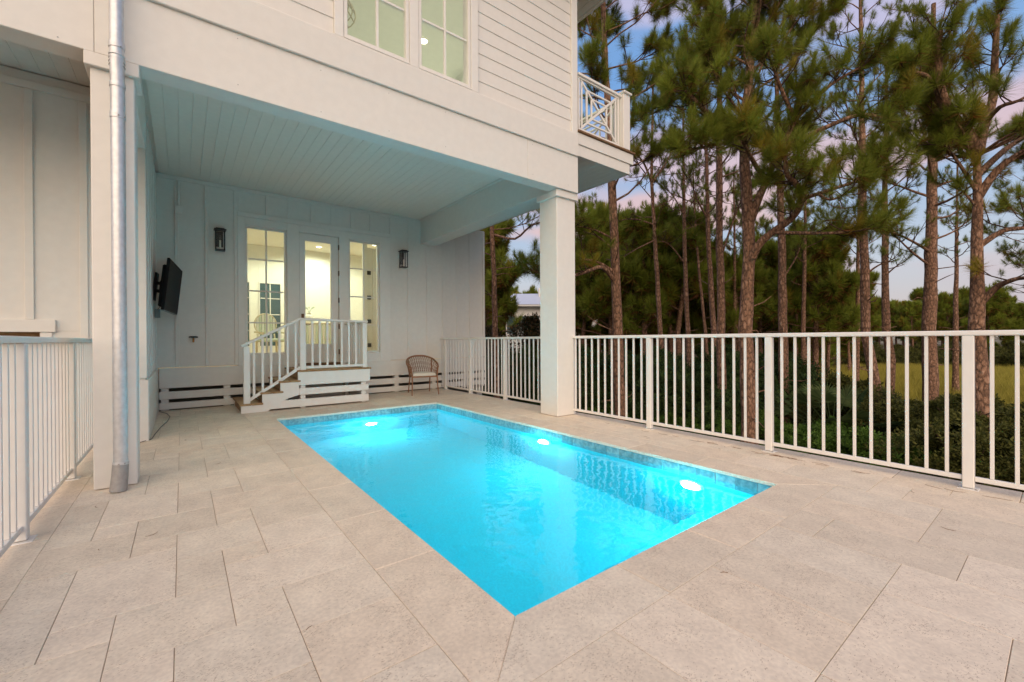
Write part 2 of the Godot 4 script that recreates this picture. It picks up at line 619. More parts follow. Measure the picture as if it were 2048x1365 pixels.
func make_pool() -> void:
	var p := thing("swimming_pool", "rectangular plunge pool with teal waterline tiles set into cream paving", "pool", Vector3.ZERO)
	var wx0 := PX0 - 0.02
	var wx1 := PX1 + 0.02
	var wz0 := PZ0 - 0.02
	var wz1 := PZ1 + 0.02
	var bot := -1.25
	bx(p, "floor", wx0 - 0.2, wx1 + 0.2, bot - 0.15, bot, wz0 - 0.2, wz1 + 0.2, M.pool_plaster, 0.01)
	bx(p, "wall", wx0 - 0.13, wx0, bot, -0.027, wz0 - 0.13, wz1 + 0.13, M.pool_plaster, 0.004)
	bx(p, "wall", wx1, wx1 + 0.13, bot, -0.027, wz0 - 0.13, wz1 + 0.13, M.pool_plaster, 0.004)
	bx(p, "wall", wx0, wx1, bot, -0.027, wz0 - 0.13, wz0, M.pool_plaster, 0.004)
	bx(p, "wall", wx0, wx1, bot, -0.027, wz1, wz1 + 0.13, M.pool_plaster, 0.004)
	bx(p, "step", wx0, wx1, bot, -0.52, wz1 - 0.30, wz1, M.pool_plaster, 0.03)
	bx(p, "step", wx0, wx1, bot, -0.86, wz1 - 0.60, wz1 - 0.30, M.pool_plaster, 0.03)
	# waterline tiles, each on its own over a grout line
	var t := 0.152
	for side in [[wx0, wx1, 0], [wx1, wx0, 0], [wz0, wz1, 1], [wz1, wz0, 1]]:
		var inward: float = signf(side[1] - side[0])
		var face: float = side[0] + inward * 0.007
		var back: float = side[0] + inward * 0.001
		var from: float = wz0 if side[2] == 0 else wx0
		var to: float = wz1 if side[2] == 0 else wx1
		var n := int((to - from) / t)
		var step := (to - from) / n
		if side[2] == 0:
			bx(p, "grout_band", side[0], back + inward * 0.003, -0.205, -0.027, from, to, M.grout, 0.0005)
		else:
			bx(p, "grout_band", from, to, -0.205, -0.027, side[0], back + inward * 0.003, M.grout, 0.0005)
		for k in n:
			var a := from + k * step + 0.0015
			var b := from + (k + 1) * step - 0.0015
			var m: Material = M["waterline_tile_%d" % rng.randi_range(0, 2)]
			var y1 := -0.028
			if side[2] == 0:
				bx(p, "tile", back, face, -0.203, y1, a, b, m, 0.0015)
			else:
				bx(p, "tile", a, b, -0.203, y1, back, face, m, 0.0015)
	# coping, mitred at the corners
	var ox0 := 0.663
	var ox1 := 3.523
	var oz0 := -6.488
	var oz1 := -0.963
	var corners := [[Vector2(PX0, PZ0), Vector2(ox0, oz0)], [Vector2(PX1, PZ0), Vector2(ox1, oz0)], [Vector2(PX1, PZ1), Vector2(ox1, oz1)], [Vector2(PX0, PZ1), Vector2(ox0, oz1)]]
	for k in 4:
		var a: Array = corners[k]
		var b: Array = corners[(k + 1) % 4]
		var len: float = (b[0] - a[0]).length()
		var n := int(round(len / 0.62))
		var dir: Vector2 = (b[0] - a[0]) / len
		for q in n:
			var i0: Vector2 = a[0] + dir * (len * q / n + (0.001 if q else 0.0))
			var i1: Vector2 = a[0] + dir * (len * (q + 1) / n - 0.001)
			var o0: Vector2 = a[1] + dir * 0.0003 if q == 0 else i0 + (a[1] - a[0]).project(dir.orthogonal())
			var o1: Vector2 = b[1] - dir * 0.0003 if q == n - 1 else i1 + (a[1] - a[0]).project(dir.orthogonal())
			if q == 0:
				i0 += dir * 0.0003
			if q == n - 1:
				i1 -= dir * 0.0003
			var g := Geo.new()
			var mid := (i0 + i1 + o0 + o1) / 4.0
			g.prism([i0 - mid, i1 - mid, o1 - mid, o0 - mid], -0.026, 0.0, 0.003)
			put(p, "coping_stone", g.mesh(), M["paving_%d" % [1, 2, 5, 3][rng.randi_range(0, 3)]], Vector3(mid.x, -0.0005 - rng.randf() * 0.0008, mid.y))
	# water
	var wg := Geo.new()
	wg.quad(Vector3(wx0 + 0.001, 0, wz0 + 0.001), Vector3(wx1 - 0.001, 0, wz0 + 0.001), Vector3(wx1 - 0.001, 0, wz1 - 0.001), Vector3(wx0 + 0.001, 0, wz1 - 0.001), UP)
	structure(put(self, "water", wg.mesh(), M.pool_water, Vector3(0, -0.088, 0)), "clear rippling water glowing cyan in the pool")
	# lamps in the walls
	for l in [[Vector3(2.185, -0.72, wz0), Vector3(0, -0.25, 1), "round pool lamp in the short wall near the stairs"], [Vector3(wx1, -0.36, -3.63), Vector3(-1, -0.25, 0), "round pool lamp in the long wall near the square column"], [Vector3(wx1, -0.37, -1.86), Vector3(-1, -0.25, 0), "round pool lamp in the long wall close to the steps"]]:
		var inward: Vector3 = (l[1] * Vector3(1, 0, 1)).normalized()
		var lamp := thing("pool_light", l[2], "pool light", l[0], 0.0, "underwater lamps of the pool")
		lamp.basis = Basis(inward.cross(UP), inward, UP)
		var ring := Geo.new()
		ring.lathe([Vector2(0.105, 0.0), Vector2(0.105, 0.012), Vector2(0.095, 0.02), Vector2(0.076, 0.02), Vector2(0.076, 0.004)], 24)
		put(lamp, "ring", ring.mesh(), M.white_trim)
		var lens := Geo.new()
		lens.lathe([Vector2(0.074, 0.006), Vector2(0.070, 0.035), Vector2(0.046, 0.06), Vector2(0.0, 0.068)], 24)
		put(lamp, "lens", lens.mesh(), M.pool_glow)
		var s := OmniLight3D.new()
		s.name = "beam"
		s.light_color = Color(0.0, 0.88, 1.0)
		s.light_energy = 0.54
		s.light_size = 0.05
		s.omni_range = 12.0
		s.omni_attenuation = 2.0
		s.shadow_enabled = true
		s.position = Vector3(0, 0.15, 0)
		lamp.add_child(s)


# ---------------------------------------------------------------- house
func window_sash(house: Node3D, x0: float, x1: float, y0: float, y1: float, z: float, cols: int, rows: Array, deep: float, glass := "window_glass") -> void:
	# z is the outer face of the frame; rows are the heights of the cross bars
	var w := Node3D.new()
	w.name = "window"
	house.add_child(w, true)
	var f := 0.032
	for b in [[x0, x0 + f, y0, y1], [x1 - f, x1, y0, y1], [x0 + f, x1 - f, y0, y0 + f], [x0 + f, x1 - f, y1 - f, y1]]:
		bx(w, "frame", b[0], b[1], b[2], b[3], z - deep, z, M.white_trim, 0.003)
	var ix0 := x0 + f
	var ix1 := x1 - f
	var ys := [y0 + f] + rows + [y1 - f]
	var cw := (ix1 - ix0) / cols
	for c in range(1, cols):
		bx(w, "muntin", ix0 + c * cw - 0.011, ix0 + c * cw + 0.011, y0 + f, y1 - f, z - deep * 0.75, z - 0.012, M.white_trim, 0.002)
	for r in rows:
		for c in cols:
			bx(w, "muntin", ix0 + c * cw + 0.011, ix0 + (c + 1) * cw - 0.011, r - 0.011, r + 0.011, z - deep * 0.72, z - 0.013, M.white_trim, 0.002)
	for r in ys.size() - 1:
		for c in cols:
			var g := Geo.new()
			var h := Vector2(cw / 2, (ys[r + 1] - ys[r]) / 2)
			g.quad(Vector3(-h.x, -h.y, 0), Vector3(h.x, -h.y, 0), Vector3(h.x, h.y, 0), Vector3(-h.x, h.y, 0), Vector3(0, 0, 1))
			put(w, "pane", g.mesh(), M[glass], Vector3(ix0 + (c + 0.5) * cw, (ys[r] + ys[r + 1]) / 2, z - deep * 0.45))


func make_house() -> void:
	var h := thing("house", "white house with lap siding above a pool porch and board-and-batten walls", "house", Vector3.ZERO)
	var wp: Material = M.white_paint
	var tr: Material = M.white_trim
	var BZ := -7.97
	# --- porch back wall
	for r in [[-0.28, 0.716, 0.62, 3.42], [3.159, 5.36, 0.62, 3.42], [0.716, 3.159, 3.02, 3.42]]:
		bx(h, "wall_panel", r[0], r[1], r[2], r[3], BZ - 0.14, BZ, wp, 0.002)
	for x in [-0.053, 0.306, 0.678, 3.197, 3.556, 3.968]:
		bx(h, "batten", x - 0.024, x + 0.024, 0.625, 3.355, BZ, BZ + 0.017, wp, 0.003)
	for x in [4.32, 4.655, 4.98]:
		bx(h, "batten", x - 0.024, x + 0.024, 0.625, 3.40, BZ, BZ + 0.017, wp, 0.003)
	bx(h, "corner_board", 5.30, 5.362, 0.625, 3.40, BZ, BZ + 0.019, wp, 0.003)
	for x in [1.112, 1.444, 1.787, 2.123, 2.463, 2.812]:
		bx(h, "batten", x - 0.026, x + 0.026, 3.035, 3.355, BZ, BZ + 0.017, wp, 0.003)
	bx(h, "head_trim", -0.26, 3.78, 3.357, 3.415, BZ, BZ + 0.018, wp, 0.003)
	bx(h, "head_trim", 0.70, 3.175, 2.965, 3.033, BZ - 0.01, BZ + 0.028, tr, 0.004)
	for c in [[0.70, 0.80], [1.397, 1.58], [2.232, 2.40], [2.972, 3.175]]:
		bx(h, "casing", c[0], c[1], 0.60, 2.963, BZ - 0.12, BZ + 0.024, tr, 0.004)
	for c in [[0.80, 1.397, 2.835, 2.963], [1.58, 2.232, 2.845, 2.963], [2.40, 2.972, 2.835, 2.963], [0.80, 1.397, 0.60, 0.778], [2.40, 2.972, 0.60, 0.772]]:
		bx(h, "casing", c[0], c[1], c[2], c[3], BZ - 0.12, BZ + 0.022, tr, 0.004)
	window_sash(h, 0.802, 1.395, 0.78, 2.833, BZ - 0.01, 2, [1.295, 1.807, 2.32], 0.06)
	window_sash(h, 2.402, 2.970, 0.775, 2.833, BZ - 0.01, 2, [1.29, 1.804, 2.32], 0.06)
	# --- door
	var door := Node3D.new()
	door.name = "door"
	h.add_child(door)
	for b in [[1.588, 1.682, 0.62, 2.84], [2.10, 2.224, 0.62, 2.84], [1.682, 2.10, 0.62, 0.945], [1.682, 2.10, 2.712, 2.84]]:
		bx(door, "panel", b[0], b[1], b[2], b[3], BZ - 0.06, BZ - 0.012, tr, 0.003)
	var dg := Geo.new()
	dg.quad(Vector3(-0.209, -0.8835, 0), Vector3(0.209, -0.8835, 0), Vector3(0.209, 0.8835, 0), Vector3(-0.209, 0.8835, 0), Vector3(0, 0, 1))
	put(door, "pane", dg.mesh(), M.window_glass, Vector3(1.891, 1.8285, BZ - 0.036))
	bx(door, "lock_plate", 1.615, 1.658, 1.19, 1.46, BZ - 0.012, BZ - 0.002, M.bronze, 0.004)
	for y in [1.43, 1.36, 1.24]:
		var k := Geo.new()
		k.lathe([Vector2(0.014, 0), Vector2(0.014, 0.014), Vector2(0.009, 0.02), Vector2(0, 0.021)], 14)
		put(door, "knob", k.mesh(), M.bronze, Vector3(1.636, y, BZ - 0.002)).rotation.x = PI / 2
	var lv := Geo.new()
	lv.tube([Vector3(0, 0, 0), Vector3(0, 0, 0.045), Vector3(0.03, 0.004, 0.05), Vector3(0.075, -0.006, 0.05), Vector3(0.115, 0.008, 0.05)], [0.008, 0.008, 0.008, 0.007, 0.006], 8)
	put(door, "handle", lv.mesh(), M.bronze, Vector3(1.636, 1.275, BZ - 0.002))
	for y in [0.8, 1.25, 1.72, 2.2, 2.66]:
		bx(door, "hinge", 2.221, 2.236, y - 0.045, y + 0.045, BZ - 0.014, BZ + 0.030, M.bronze, 0.003)
	bx(h, "door_sill", 1.56, 2.25, 0.575, 0.617, BZ - 0.12, BZ + 0.05, M.bronze, 0.006)
	# --- skirt below the wall: boards with open gaps, posts behind
	bx(h, "skirt_board", -0.262, 5.37, 0.322, 0.615, BZ + 0.005, BZ + 0.032, wp, 0.004)
	bx(h, "skirt_board", -0.262, 5.37, 0.163, 0.273, BZ + 0.005, BZ + 0.032, wp, 0.004)
	bx(h, "skirt_board", -0.262, 5.37, 0.018, 0.113, BZ + 0.005, BZ + 0.032, wp, 0.004)
	for x in [-0.2, 0.55, 1.5, 2.7, 3.3, 4.1, 4.85, 5.3]:
		bx(h, "skirt_post", x - 0.045, x + 0.045, -0.02, 0.45, BZ - 0.10, BZ + 0.004, wp, 0.004)
	for r in [[-0.42, -0.28, -12.3, BZ - 0.01], [5.22, 5.36, -12.3, BZ - 0.11], [-0.28, 3.0, -12.3, -12.16], [3.5, 5.22, -12.3, -12.16]]:
		bx(h, "crawl_light_blocker", r[0], r[1], -2.1, 0.449, r[2], r[3], M.concrete, 0.004)  # unseen walls added to keep daylight out behind the skirt gaps
	# --- room behind the porch wall
	var rp: Material = M.room_paint
	bx(h, "interior_floor", -0.28, 5.36, 0.45, 0.60, -12.3, BZ - 0.005, M.floor_wood, 0.002)
	bx(h, "interior_ceiling", -0.28, 5.36, 3.30, 3.40, -12.3, BZ - 0.145, rp, 0.002)
	bx(h, "interior_wall", -0.42, -0.28, 0.6, 3.42, -12.3, BZ, rp, 0.002)
	bx(h, "interior_wall", 5.22, 5.36, 0.6, 3.42, -12.3, BZ - 0.145, rp, 0.002)
	for r in [[-0.28, 0.95, 0.6, 3.3], [1.30, 1.46, 0.6, 3.3], [1.96, 5.22, 0.6, 3.3], [0.95, 1.30, 0.6, 0.85], [0.95, 1.30, 2.42, 3.3], [1.46, 1.96, 0.6, 0.85], [1.46, 1.96, 2.42, 3.3]]:
		bx(h, "interior_wall", r[0], r[1], r[2], r[3], -12.0, -11.86, rp, 0.002)
	window_sash(h, 0.95, 1.30, 0.85, 2.42, -11.845, 1, [1.25, 1.64, 2.03], 0.05, "dark_painted_pane")
	window_sash(h, 1.46, 1.96, 0.85, 2.42, -11.845, 2, [1.25, 1.64, 2.03], 0.05, "dark_painted_pane")
	# folded panel door with black hinges, seen through the window by the lantern
	var pd := Node3D.new()
	pd.name = "panel_door"
	h.add_child(pd)
	for k in 7:
		bx(pd, "plank", 3.10 + k * 0.115, 3.211 + k * 0.115, 0.62, 2.95, -9.05, -9.01, rp, 0.004)
	bx(pd, "post", 3.02, 3.095, 0.6, 3.3, -9.08, -8.98, rp, 0.004)
	for y in [0.90, 1.40, 1.90, 2.42]:
		bx(pd, "hinge", 3.085, 3.165, y - 0.04, y + 0.04, -9.012, -8.975, M.black_metal, 0.003)
	# --- porch floor structure, ceiling and beams
	bx(h, "floor_structure", -2.6, 4.15, 3.44, 3.70, -12.3, -4.02, wp, 0.01)
	var x := 0.0
	var k := 0
	while -0.25 + k * 0.1178 < 3.80:
		x = -0.25 + k * 0.1178
		bx(h, "ceiling_board", x, x + 0.1163, 3.418, 3.438, BZ, -4.16, M.light_warmed_soffit, 0.002)
		k += 1
	for q in 16:
		x = -2.4 + q * 0.1178
		bx(h, "ceiling_board", x, x + 0.1165, 3.418, 3.438, -5.66, -4.16, M.light_warmed_soffit, 0.0018)
	bx(h, "ceiling_backing", -2.6, 3.9, 3.4375, 3.4395, BZ, -4.05, M.light_warmed_soffit, 0.0005)
	bx(h, "front_beam", -2.6, -0.452, 2.93, 3.405, -4.15, -3.962, wp, 0.004)
	bx(h, "front_beam", -0.450, 3.30, 2.93, 3.405, -4.15, -3.960, wp, 0.004)
	bx(h, "front_beam", 3.302, 4.165, 2.93, 3.405, -4.15, -3.960, wp, 0.004)
	bx(h, "beam_bead", -0.25, 3.80, 3.385, 3.417, -4.185, -4.152, wp, 0.008)
	bx(h, "side_beam", 3.82, 4.14, 2.93, 3.416, BZ, -4.152, wp, 0.004)
	bx(h, "side_beam", -0.46, -0.28, 2.93, 3.416, -5.66, -4.152, wp, 0.004)
	bx(h, "beam_bead", 3.79, 3.818, 3.385, 3.417, BZ, -4.19, wp, 0.008)
	bx(h, "band_board", -2.6, 4.152, 3.405, 3.685, -4.02, -3.935, wp, 0.005)
	bx(h, "drip_cap", -2.6, 4.152, 3.686, 3.705, -4.02, -3.945, tr, 0.004)
	# nail heads along the beam
	for nx in [-1.2, -0.62, -0.15, 0.36, 0.97, 1.58, 2.19, 2.80, 3.22, 3.38, 3.98]:
		for ny in [2.985, 3.345]:
			var ng := Geo.new()
			ng.lathe([Vector2(0.0045, 0.0), Vector2(0.004, 0.0012), Vector2(0.0, 0.0016)], 8)
			put(h, "nail_head", ng.mesh(), M.dull_zinc if int(nx * 10) % 3 == 0 else wp, Vector3(nx, ny + fmod(nx * 7.3, 0.03), -3.9605)).rotation.x = PI / 2
	# --- columns
	for c in [[-0.475, -0.252, -3.985, -4.21], [3.83, 4.165, -4.02, -4.355]]:
		var col := Node3D.new()
		col.name = "column"
		h.add_child(col, true)
		bx(col, "shaft", c[0], c[1], 0.004, 2.84, c[3], c[2], wp, 0.006)
		bx(col, "cap", c[0] - 0.028, c[1] + 0.028, 2.838, 2.929, c[3] - 0.028, c[2] + 0.03, wp, 0.005)
	# --- wall beside the porch and the return wall
	bx(h, "return_wall", -0.60, -0.292, 0.60, 3.417, BZ, -5.67, wp, 0.003)
	for z in [-6.05, -6.45, -6.85, -7.25, -7.65]:
		bx(h, "batten", -0.292, -0.277, 0.62, 3.41, z - 0.024, z + 0.024, wp, 0.003)
	bx(h, "wall_base", -0.62, -0.268, -0.02, 0.615, BZ + 0.04, -5.655, wp, 0.006)
	bx(h, "corner_board", -0.35, -0.278, 0.635, 3.41, -5.69, -5.643, wp, 0.004)
	for r in [[-2.6, -0.352, 1.10, 3.417], [-1.01, -0.352, -2.1, 1.10], [-2.6, -1.01, -2.1, 0.2]]:
		bx(h, "side_wall", r[0], r[1], r[2], r[3], -5.82, -5.67, wp, 0.003)
	for xx in [-1.78, -1.43, -1.075, -0.727]:
		bx(h, "batten", xx - 0.028, xx + 0.028, 1.205 if xx < -0.9 else -2.0, 3.26, -5.67, -5.652, wp, 0.003)
	bx(h, "head_trim", -2.6, -0.352, 3.262, 3.33, -5.67, -5.65, wp, 0.003)
	bx(h, "sill_board", -2.6, -0.912, 1.09, 1.203, -5.67, -5.635, tr, 0.004)
	bx(h, "casing", -1.012, -0.935, 0.1, 1.088, -5.69, -5.645, tr, 0.004)
	bx(h, "opening_lining", -2.6, -1.012, 0.2, 1.1, -5.86, -5.83, M.tread_wood, 0.003)
	# --- upper storey: lap siding, corner board, windows
	var top := 5.95
	var row := 0
	while 3.705 + row * 0.1535 < top:
		var y0 := 3.705 + row * 0.1535
		for s in [[-2.6, 1.082], [2.598, 4.052]]:
			var g := Geo.new()
			var L: float = s[1] - s[0]
			g.slab_xy([Vector2(0, 0), Vector2(0.011, 0), Vector2(0.003, 0.165), Vector2(0, 0.165)], -L / 2, L / 2)
			var o := put(h, "siding_board", g.mesh(), wp, Vector3((s[0] + s[1]) / 2, y0, -3.985))
			o.rotation.y = -PI / 2
		row += 1
	for r in [[-2.6, 1.165, 3.70, 6.0], [2.504, 4.15, 3.70, 6.0], [1.165, 2.504, 5.30, 6.0]]:
		bx(h, "upper_wall", r[0], r[1], r[2], r[3], -4.12, -3.987, wp, 0.002)
	bx(h, "corner_board", 4.054, 4.160, 3.705, 5.95, -4.0, -3.955, tr, 0.004)
	for r in [[3.70, 6.0, -4.95, -4.12], [3.70, 6.0, -12.3, -6.65], [5.5, 6.0, -6.65, -4.95]]:
		bx(h, "upper_wall", 4.02, 4.152, r[0], r[1], r[2], r[3], wp, 0.002)
		bx(h, "interior_wall", 3.92, 4.018, r[0], minf(r[1], 5.70), maxf(r[2], -8.4), minf(r[3], -4.122), rp, 0.002)
	var gd := Node3D.new()
	gd.name = "balcony_door"
	h.add_child(gd)
	for d in [[-5.80, -4.97], [-6.63, -5.81]]:
		for e in [[d[0], d[0] + 0.07, 3.77, 5.48], [d[1] - 0.07, d[1], 3.77, 5.48], [d[0] + 0.07, d[1] - 0.07, 3.77, 3.9], [d[0] + 0.07, d[1] - 0.07, 5.38, 5.48]]:
			bx(gd, "frame", 4.06, 4.11, e[2], e[3], e[0], e[1], tr, 0.003)
		var pg := Geo.new()
		var hz: float = (d[1] - d[0]) / 2 - 0.07
		pg.quad(Vector3(0, -0.74, -hz), Vector3(0, -0.74, hz), Vector3(0, 0.74, hz), Vector3(0, 0.74, -hz), Vector3(1, 0, 0))
		put(gd, "pane", pg.mesh(), M.window_glass, Vector3(4.085, 4.64, (d[0] + d[1]) / 2))
	for c in [[1.084, 1.163, 3.706, 5.4], [1.793, 1.888, 3.706, 5.4], [2.506, 2.596, 3.706, 5.4]]:
		bx(h, "casing", c[0], c[1], c[2], c[3], -4.10, -3.950, tr, 0.004)
	for c in [[1.165, 1.791], [1.890, 2.504]]:
		bx(h, "sill", c[0], c[1], 3.706, 3.722, -4.10, -3.943, tr, 0.003)
		window_sash(h, c[0] + 0.002, c[1] - 0.002, 3.724, 5.30, -3.957, 2, [4.232, 4.755], 0.06)
	# upstairs room
	bx(h, "interior_ceiling", -0.2, 4.02, 5.70, 5.78, -8.4, -4.12, rp, 0.002)
	bx(h, "interior_wall", -0.3, -0.2, 3.70, 5.78, -8.4, -4.12, rp, 0.002)
	bx(h, "interior_wall", -0.2, 4.02, 3.70, 5.78, -8.5, -8.4, rp, 0.002)
	bx(h, "curtain_rail", 3.0, 3.9, 5.30, 5.34, -8.36, -8.30, M.white_trim, 0.006)
	# roof and eaves
	bx(h, "roof", -2.7, 4.86, 6.02, 6.14, -12.4, -3.4, M.metal_roof, 0.01)
	bx(h, "eave_fascia", 4.83, 4.865, 5.86, 6.018, -12.4, -3.4, tr, 0.005)
	for q in 6:
		bx(h, "eave_board", 4.155 + q * 0.1125, 4.264 + q * 0.1125, 5.90, 5.92, -12.4, -3.4, M.light_warmed_soffit, 0.003)
	# --- balcony beside the upper storey
	bx(h, "balcony_fascia", 4.166, 5.34, 3.585, 3.735, -4.02, -3.955, wp, 0.004)
	bx(h, "balcony_fascia", 4.168, 5.275, 3.435, 3.583, -4.02, -3.972, wp, 0.004)
	bx(h, "balcony_fascia", 5.275, 5.34, 3.585, 3.735, -8.2, -4.022, wp, 0.004)
	bx(h, "balcony_fascia", 5.21, 5.272, 3.435, 3.583, -8.2, -4.022, wp, 0.004)
	for q in 9:
		bx(h, "soffit_board", 4.155 + q * 0.1175, 4.2695 + q * 0.1175, 3.44, 3.46, -8.2, -4.022, M.light_warmed_soffit, 0.0035)
	bx(h, "soffit_backing", 4.155, 5.21, 3.461, 3.465, -8.2, -4.03, M.light_warmed_soffit, 0.0005)
	for q in 10:
		bx(h, "deck_board", 4.155 + q * 0.121, 4.2715 + q * 0.121, 3.738, 3.765, -8.2, -3.93, M.edge_wood, 0.004)


func make_balcony_railing() -> void:
	var r := thing("balcony_railing", "white lattice railing with crossed diagonals on the upper balcony", "railing", Vector3(4.2, 3.765, -4.0))
	var m: Material = M.rail_paint
	var panels := [[Vector3(0.0, 0, 0), Vector3(0.86, 0, 0)]]
	for k in 3:
		panels.append([Vector3(0.96, 0, -0.1 - k * 1.25), Vector3(0.96, 0, -1.2 - k * 1.25)])
	for k in 4:
		var post := bx(r, "post", 0.885, 1.035, 0, 0.80, -0.075 - k * 1.25 + (0.02 if k == 0 else 0.0), 0.07 - k * 1.25, m, 0.006)
		bx(post, "cap", -0.09, 0.09, 0.395, 0.43, -0.09, 0.09, m, 0.008)
	for p in panels:
		var a: Vector3 = p[0]
		var b: Vector3 = p[1]
		var t := (b - a).normalized()
		var s := t.cross(UP)
		var L := (b - a).length()
		var at := func(u: float, v: float) -> Vector3: return a + t * u + UP * v
		bar(r, "top_rail", at.call(-0.01, 0.765), at.call(L + 0.03, 0.765), 0.035, 0.075, m, s)
		bar(r, "frame_bar", at.call(0, 0.735), at.call(L, 0.735), 0.028, 0.03, m, s)
		bar(r, "frame_bar", at.call(0, 0.045), at.call(L, 0.045), 0.028, 0.03, m, s)
		var c := Vector2(L / 2, 0.39)
		var hw := L / 2 - 0.06
		var hh := 0.325
		bar(r, "diagonal", at.call(c.x - hw, c.y - hh), at.call(c.x + hw, c.y + hh), 0.03, 0.024, m, s)
		bar(r, "diagonal", at.call(c.x - hw, c.y + hh), at.call(c.x - 0.02, c.y + 0.02), 0.03, 0.0235, m, s)
		bar(r, "diagonal", at.call(c.x + 0.02, c.y - 0.02), at.call(c.x + hw, c.y - hh), 0.03, 0.0235, m, s)
		for e in [0.02, L - 0.02]:
			bar(r, "upright", at.call(e, 0.06), at.call(e, 0.72), 0.03, 0.026, m, s)
		for f in [0.95, 0.68, 0.42]:
			for sg in [-1.0, 1.0]:
				bar(r, "upright", at.call(c.x + sg * hw * f, c.y - hh * (f - 0.04)), at.call(c.x + sg * hw * f, c.y + hh * (f - 0.04)), 0.026, 0.022, m, s)
				if f < 0.94:
					bar(r, "cross_bar", at.call(c.x - hw * (f - 0.04), c.y + sg * hh * f), at.call(c.x + hw * (f - 0.04), c.y + sg * hh * f), 0.024, 0.021, m, s)


func make_stairs() -> void:
	var s := thing("porch_stair", "white wooden stair with brown treads and railing up to the glass door", "stairs", Vector3(0, 0, 0))
	var wp: Material = M.white_trim
	var ZF := -6.95
	var ZB := -7.93
	# stringers cut to the steps
	var cut := [Vector2(0.64, 0.0), Vector2(0.64, 0.10), Vector2(0.895, 0.10), Vector2(0.895, 0.245), Vector2(1.125, 0.245), Vector2(1.125, 0.39), Vector2(1.37, 0.39), Vector2(1.37, 0.20), Vector2(1.22, 0.16), Vector2(0.99, 0.02), Vector2(0.96, 0.0)]
	for z in [ZF, ZB + 0.03]:
		var g := Geo.new()
		g.slab_xy(cut, -0.035, 0.0)
		put(s, "stringer", g.mesh(), wp, Vector3(0, 0, z))
	# risers and treads
	for k in 3:
		var x0: float = [0.64, 0.895, 1.125][k]
		var y1: float = [0.10, 0.245, 0.39][k]
		bx(s, "riser", x0 + 0.006, x0 + 0.026, y1 - (0.10 if k == 0 else 0.112), y1 - 0.002, ZB, ZF - 0.037, M.tread_wood, 0.003)
		for q in 2:
			bx(s, "tread", x0 - 0.02 + q * 0.145, x0 + 0.121 + q * 0.145, y1 + 0.001, y1 + 0.027, ZB, ZF + 0.015, M.tread_wood, 0.005)
	bx(s, "riser", 1.375, 1.395, 0.42, 0.535, ZB, ZF - 0.037, M.tread_wood, 0.003)
	for q in 7:
		bx(s, "landing_board", 1.345, 2.445, 0.537, 0.563, ZB + q * 0.142, ZB + 0.139 + q * 0.142, M.tread_wood, 0.005)
	# landing front: wide board, two slats, posts behind
	bx(s, "fascia_board", 1.355, 2.425, 0.34, 0.535, ZF - 0.028, ZF + 0.008, wp, 0.005)
	bx(s, "fascia_board", 2.397, 2.425, 0.34, 0.535, ZB, ZF - 0.03, wp, 0.005)
	bx(s, "slat", 1.371, 2.405, 0.195, 0.295, ZF - 0.03, ZF, wp, 0.005)
	bx(s, "slat", 0.97, 2.405, 0.022, 0.135, ZF - 0.028, ZF + 0.001, wp, 0.005)
	for y in [[0.195, 0.295], [0.022, 0.135]]:
		bx(s, "slat", 2.377, 2.404, y[0], y[1], ZB, ZF - 0.032, wp, 0.005)
	for x in [1.43, 2.33]:
		bx(s, "leg", x - 0.035, x + 0.035, 0.0, 0.535, ZF - 0.10, ZF - 0.032, wp, 0.004)
		bx(s, "leg", x - 0.035, x + 0.035, 0.0, 0.535, ZB + 0.002, ZB + 0.07, wp, 0.004)
	# railing
	var zr := ZF - 0.045
	bx(s, "post", 0.672, 0.752, 0.127, 0.92, zr - 0.035, zr + 0.035, wp, 0.005)
	bx(s, "post", 1.39, 1.47, 0.563, 1.305, zr - 0.035, zr + 0.035, wp, 0.005)
	bx(s, "post", 2.315, 2.385, 0.563, 1.285, zr - 0.035, zr + 0.035, wp, 0.005)
	var side := Vector3(0, 0, 1)
	bar(s, "handrail", Vector3(0.645, 0.925, zr), Vector3(1.405, 1.33, zr), 0.034, 0.085, wp, side, 0.006)
	bar(s, "handrail", Vector3(1.39, 1.325, zr), Vector3(2.40, 1.305, zr), 0.034, 0.085, wp, side, 0.006)
	bar(s, "bottom_rail", Vector3(0.745, 0.175, zr), Vector3(1.395, 0.60, zr), 0.04, 0.04, wp, side)
	bar(s, "bottom_rail", Vector3(1.47, 0.60, zr), Vector3(2.315, 0.60, zr), 0.036, 0.04, wp, side)
	for k in 6:
		var x := 0.80 + k * 0.107
		var t := (x - 0.645) / 0.76
		bar(s, "baluster", Vector3(x, 0.175 + (x - 0.745) / 0.65 * 0.425 + 0.01, zr), Vector3(x, 0.925 + t * 0.405 - 0.012, zr), 0.030, 0.030, wp, side)
	for k in 7:
		var x := 1.565 + k * 0.108
		bar(s, "baluster", Vector3(x, 0.615, zr), Vector3(x, 1.30, zr), 0.030, 0.030, wp, side)
	bar(s, "handrail", Vector3(2.35, 1.30, zr - 0.045), Vector3(2.35, 1.30, ZB), 0.034, 0.085, wp, Vector3(1, 0, 0), 0.006)
	bar(s, "bottom_rail", Vector3(2.35, 0.60, zr - 0.037), Vector3(2.35, 0.60, ZB), 0.036, 0.04, wp, Vector3(1, 0, 0))
	for k in 7:
		var z := zr - 0.13 - k * 0.108
		bar(s, "baluster", Vector3(2.35, 0.615, z), Vector3(2.35, 1.285, z), 0.030, 0.030, wp, Vector3(0, 0, 1))


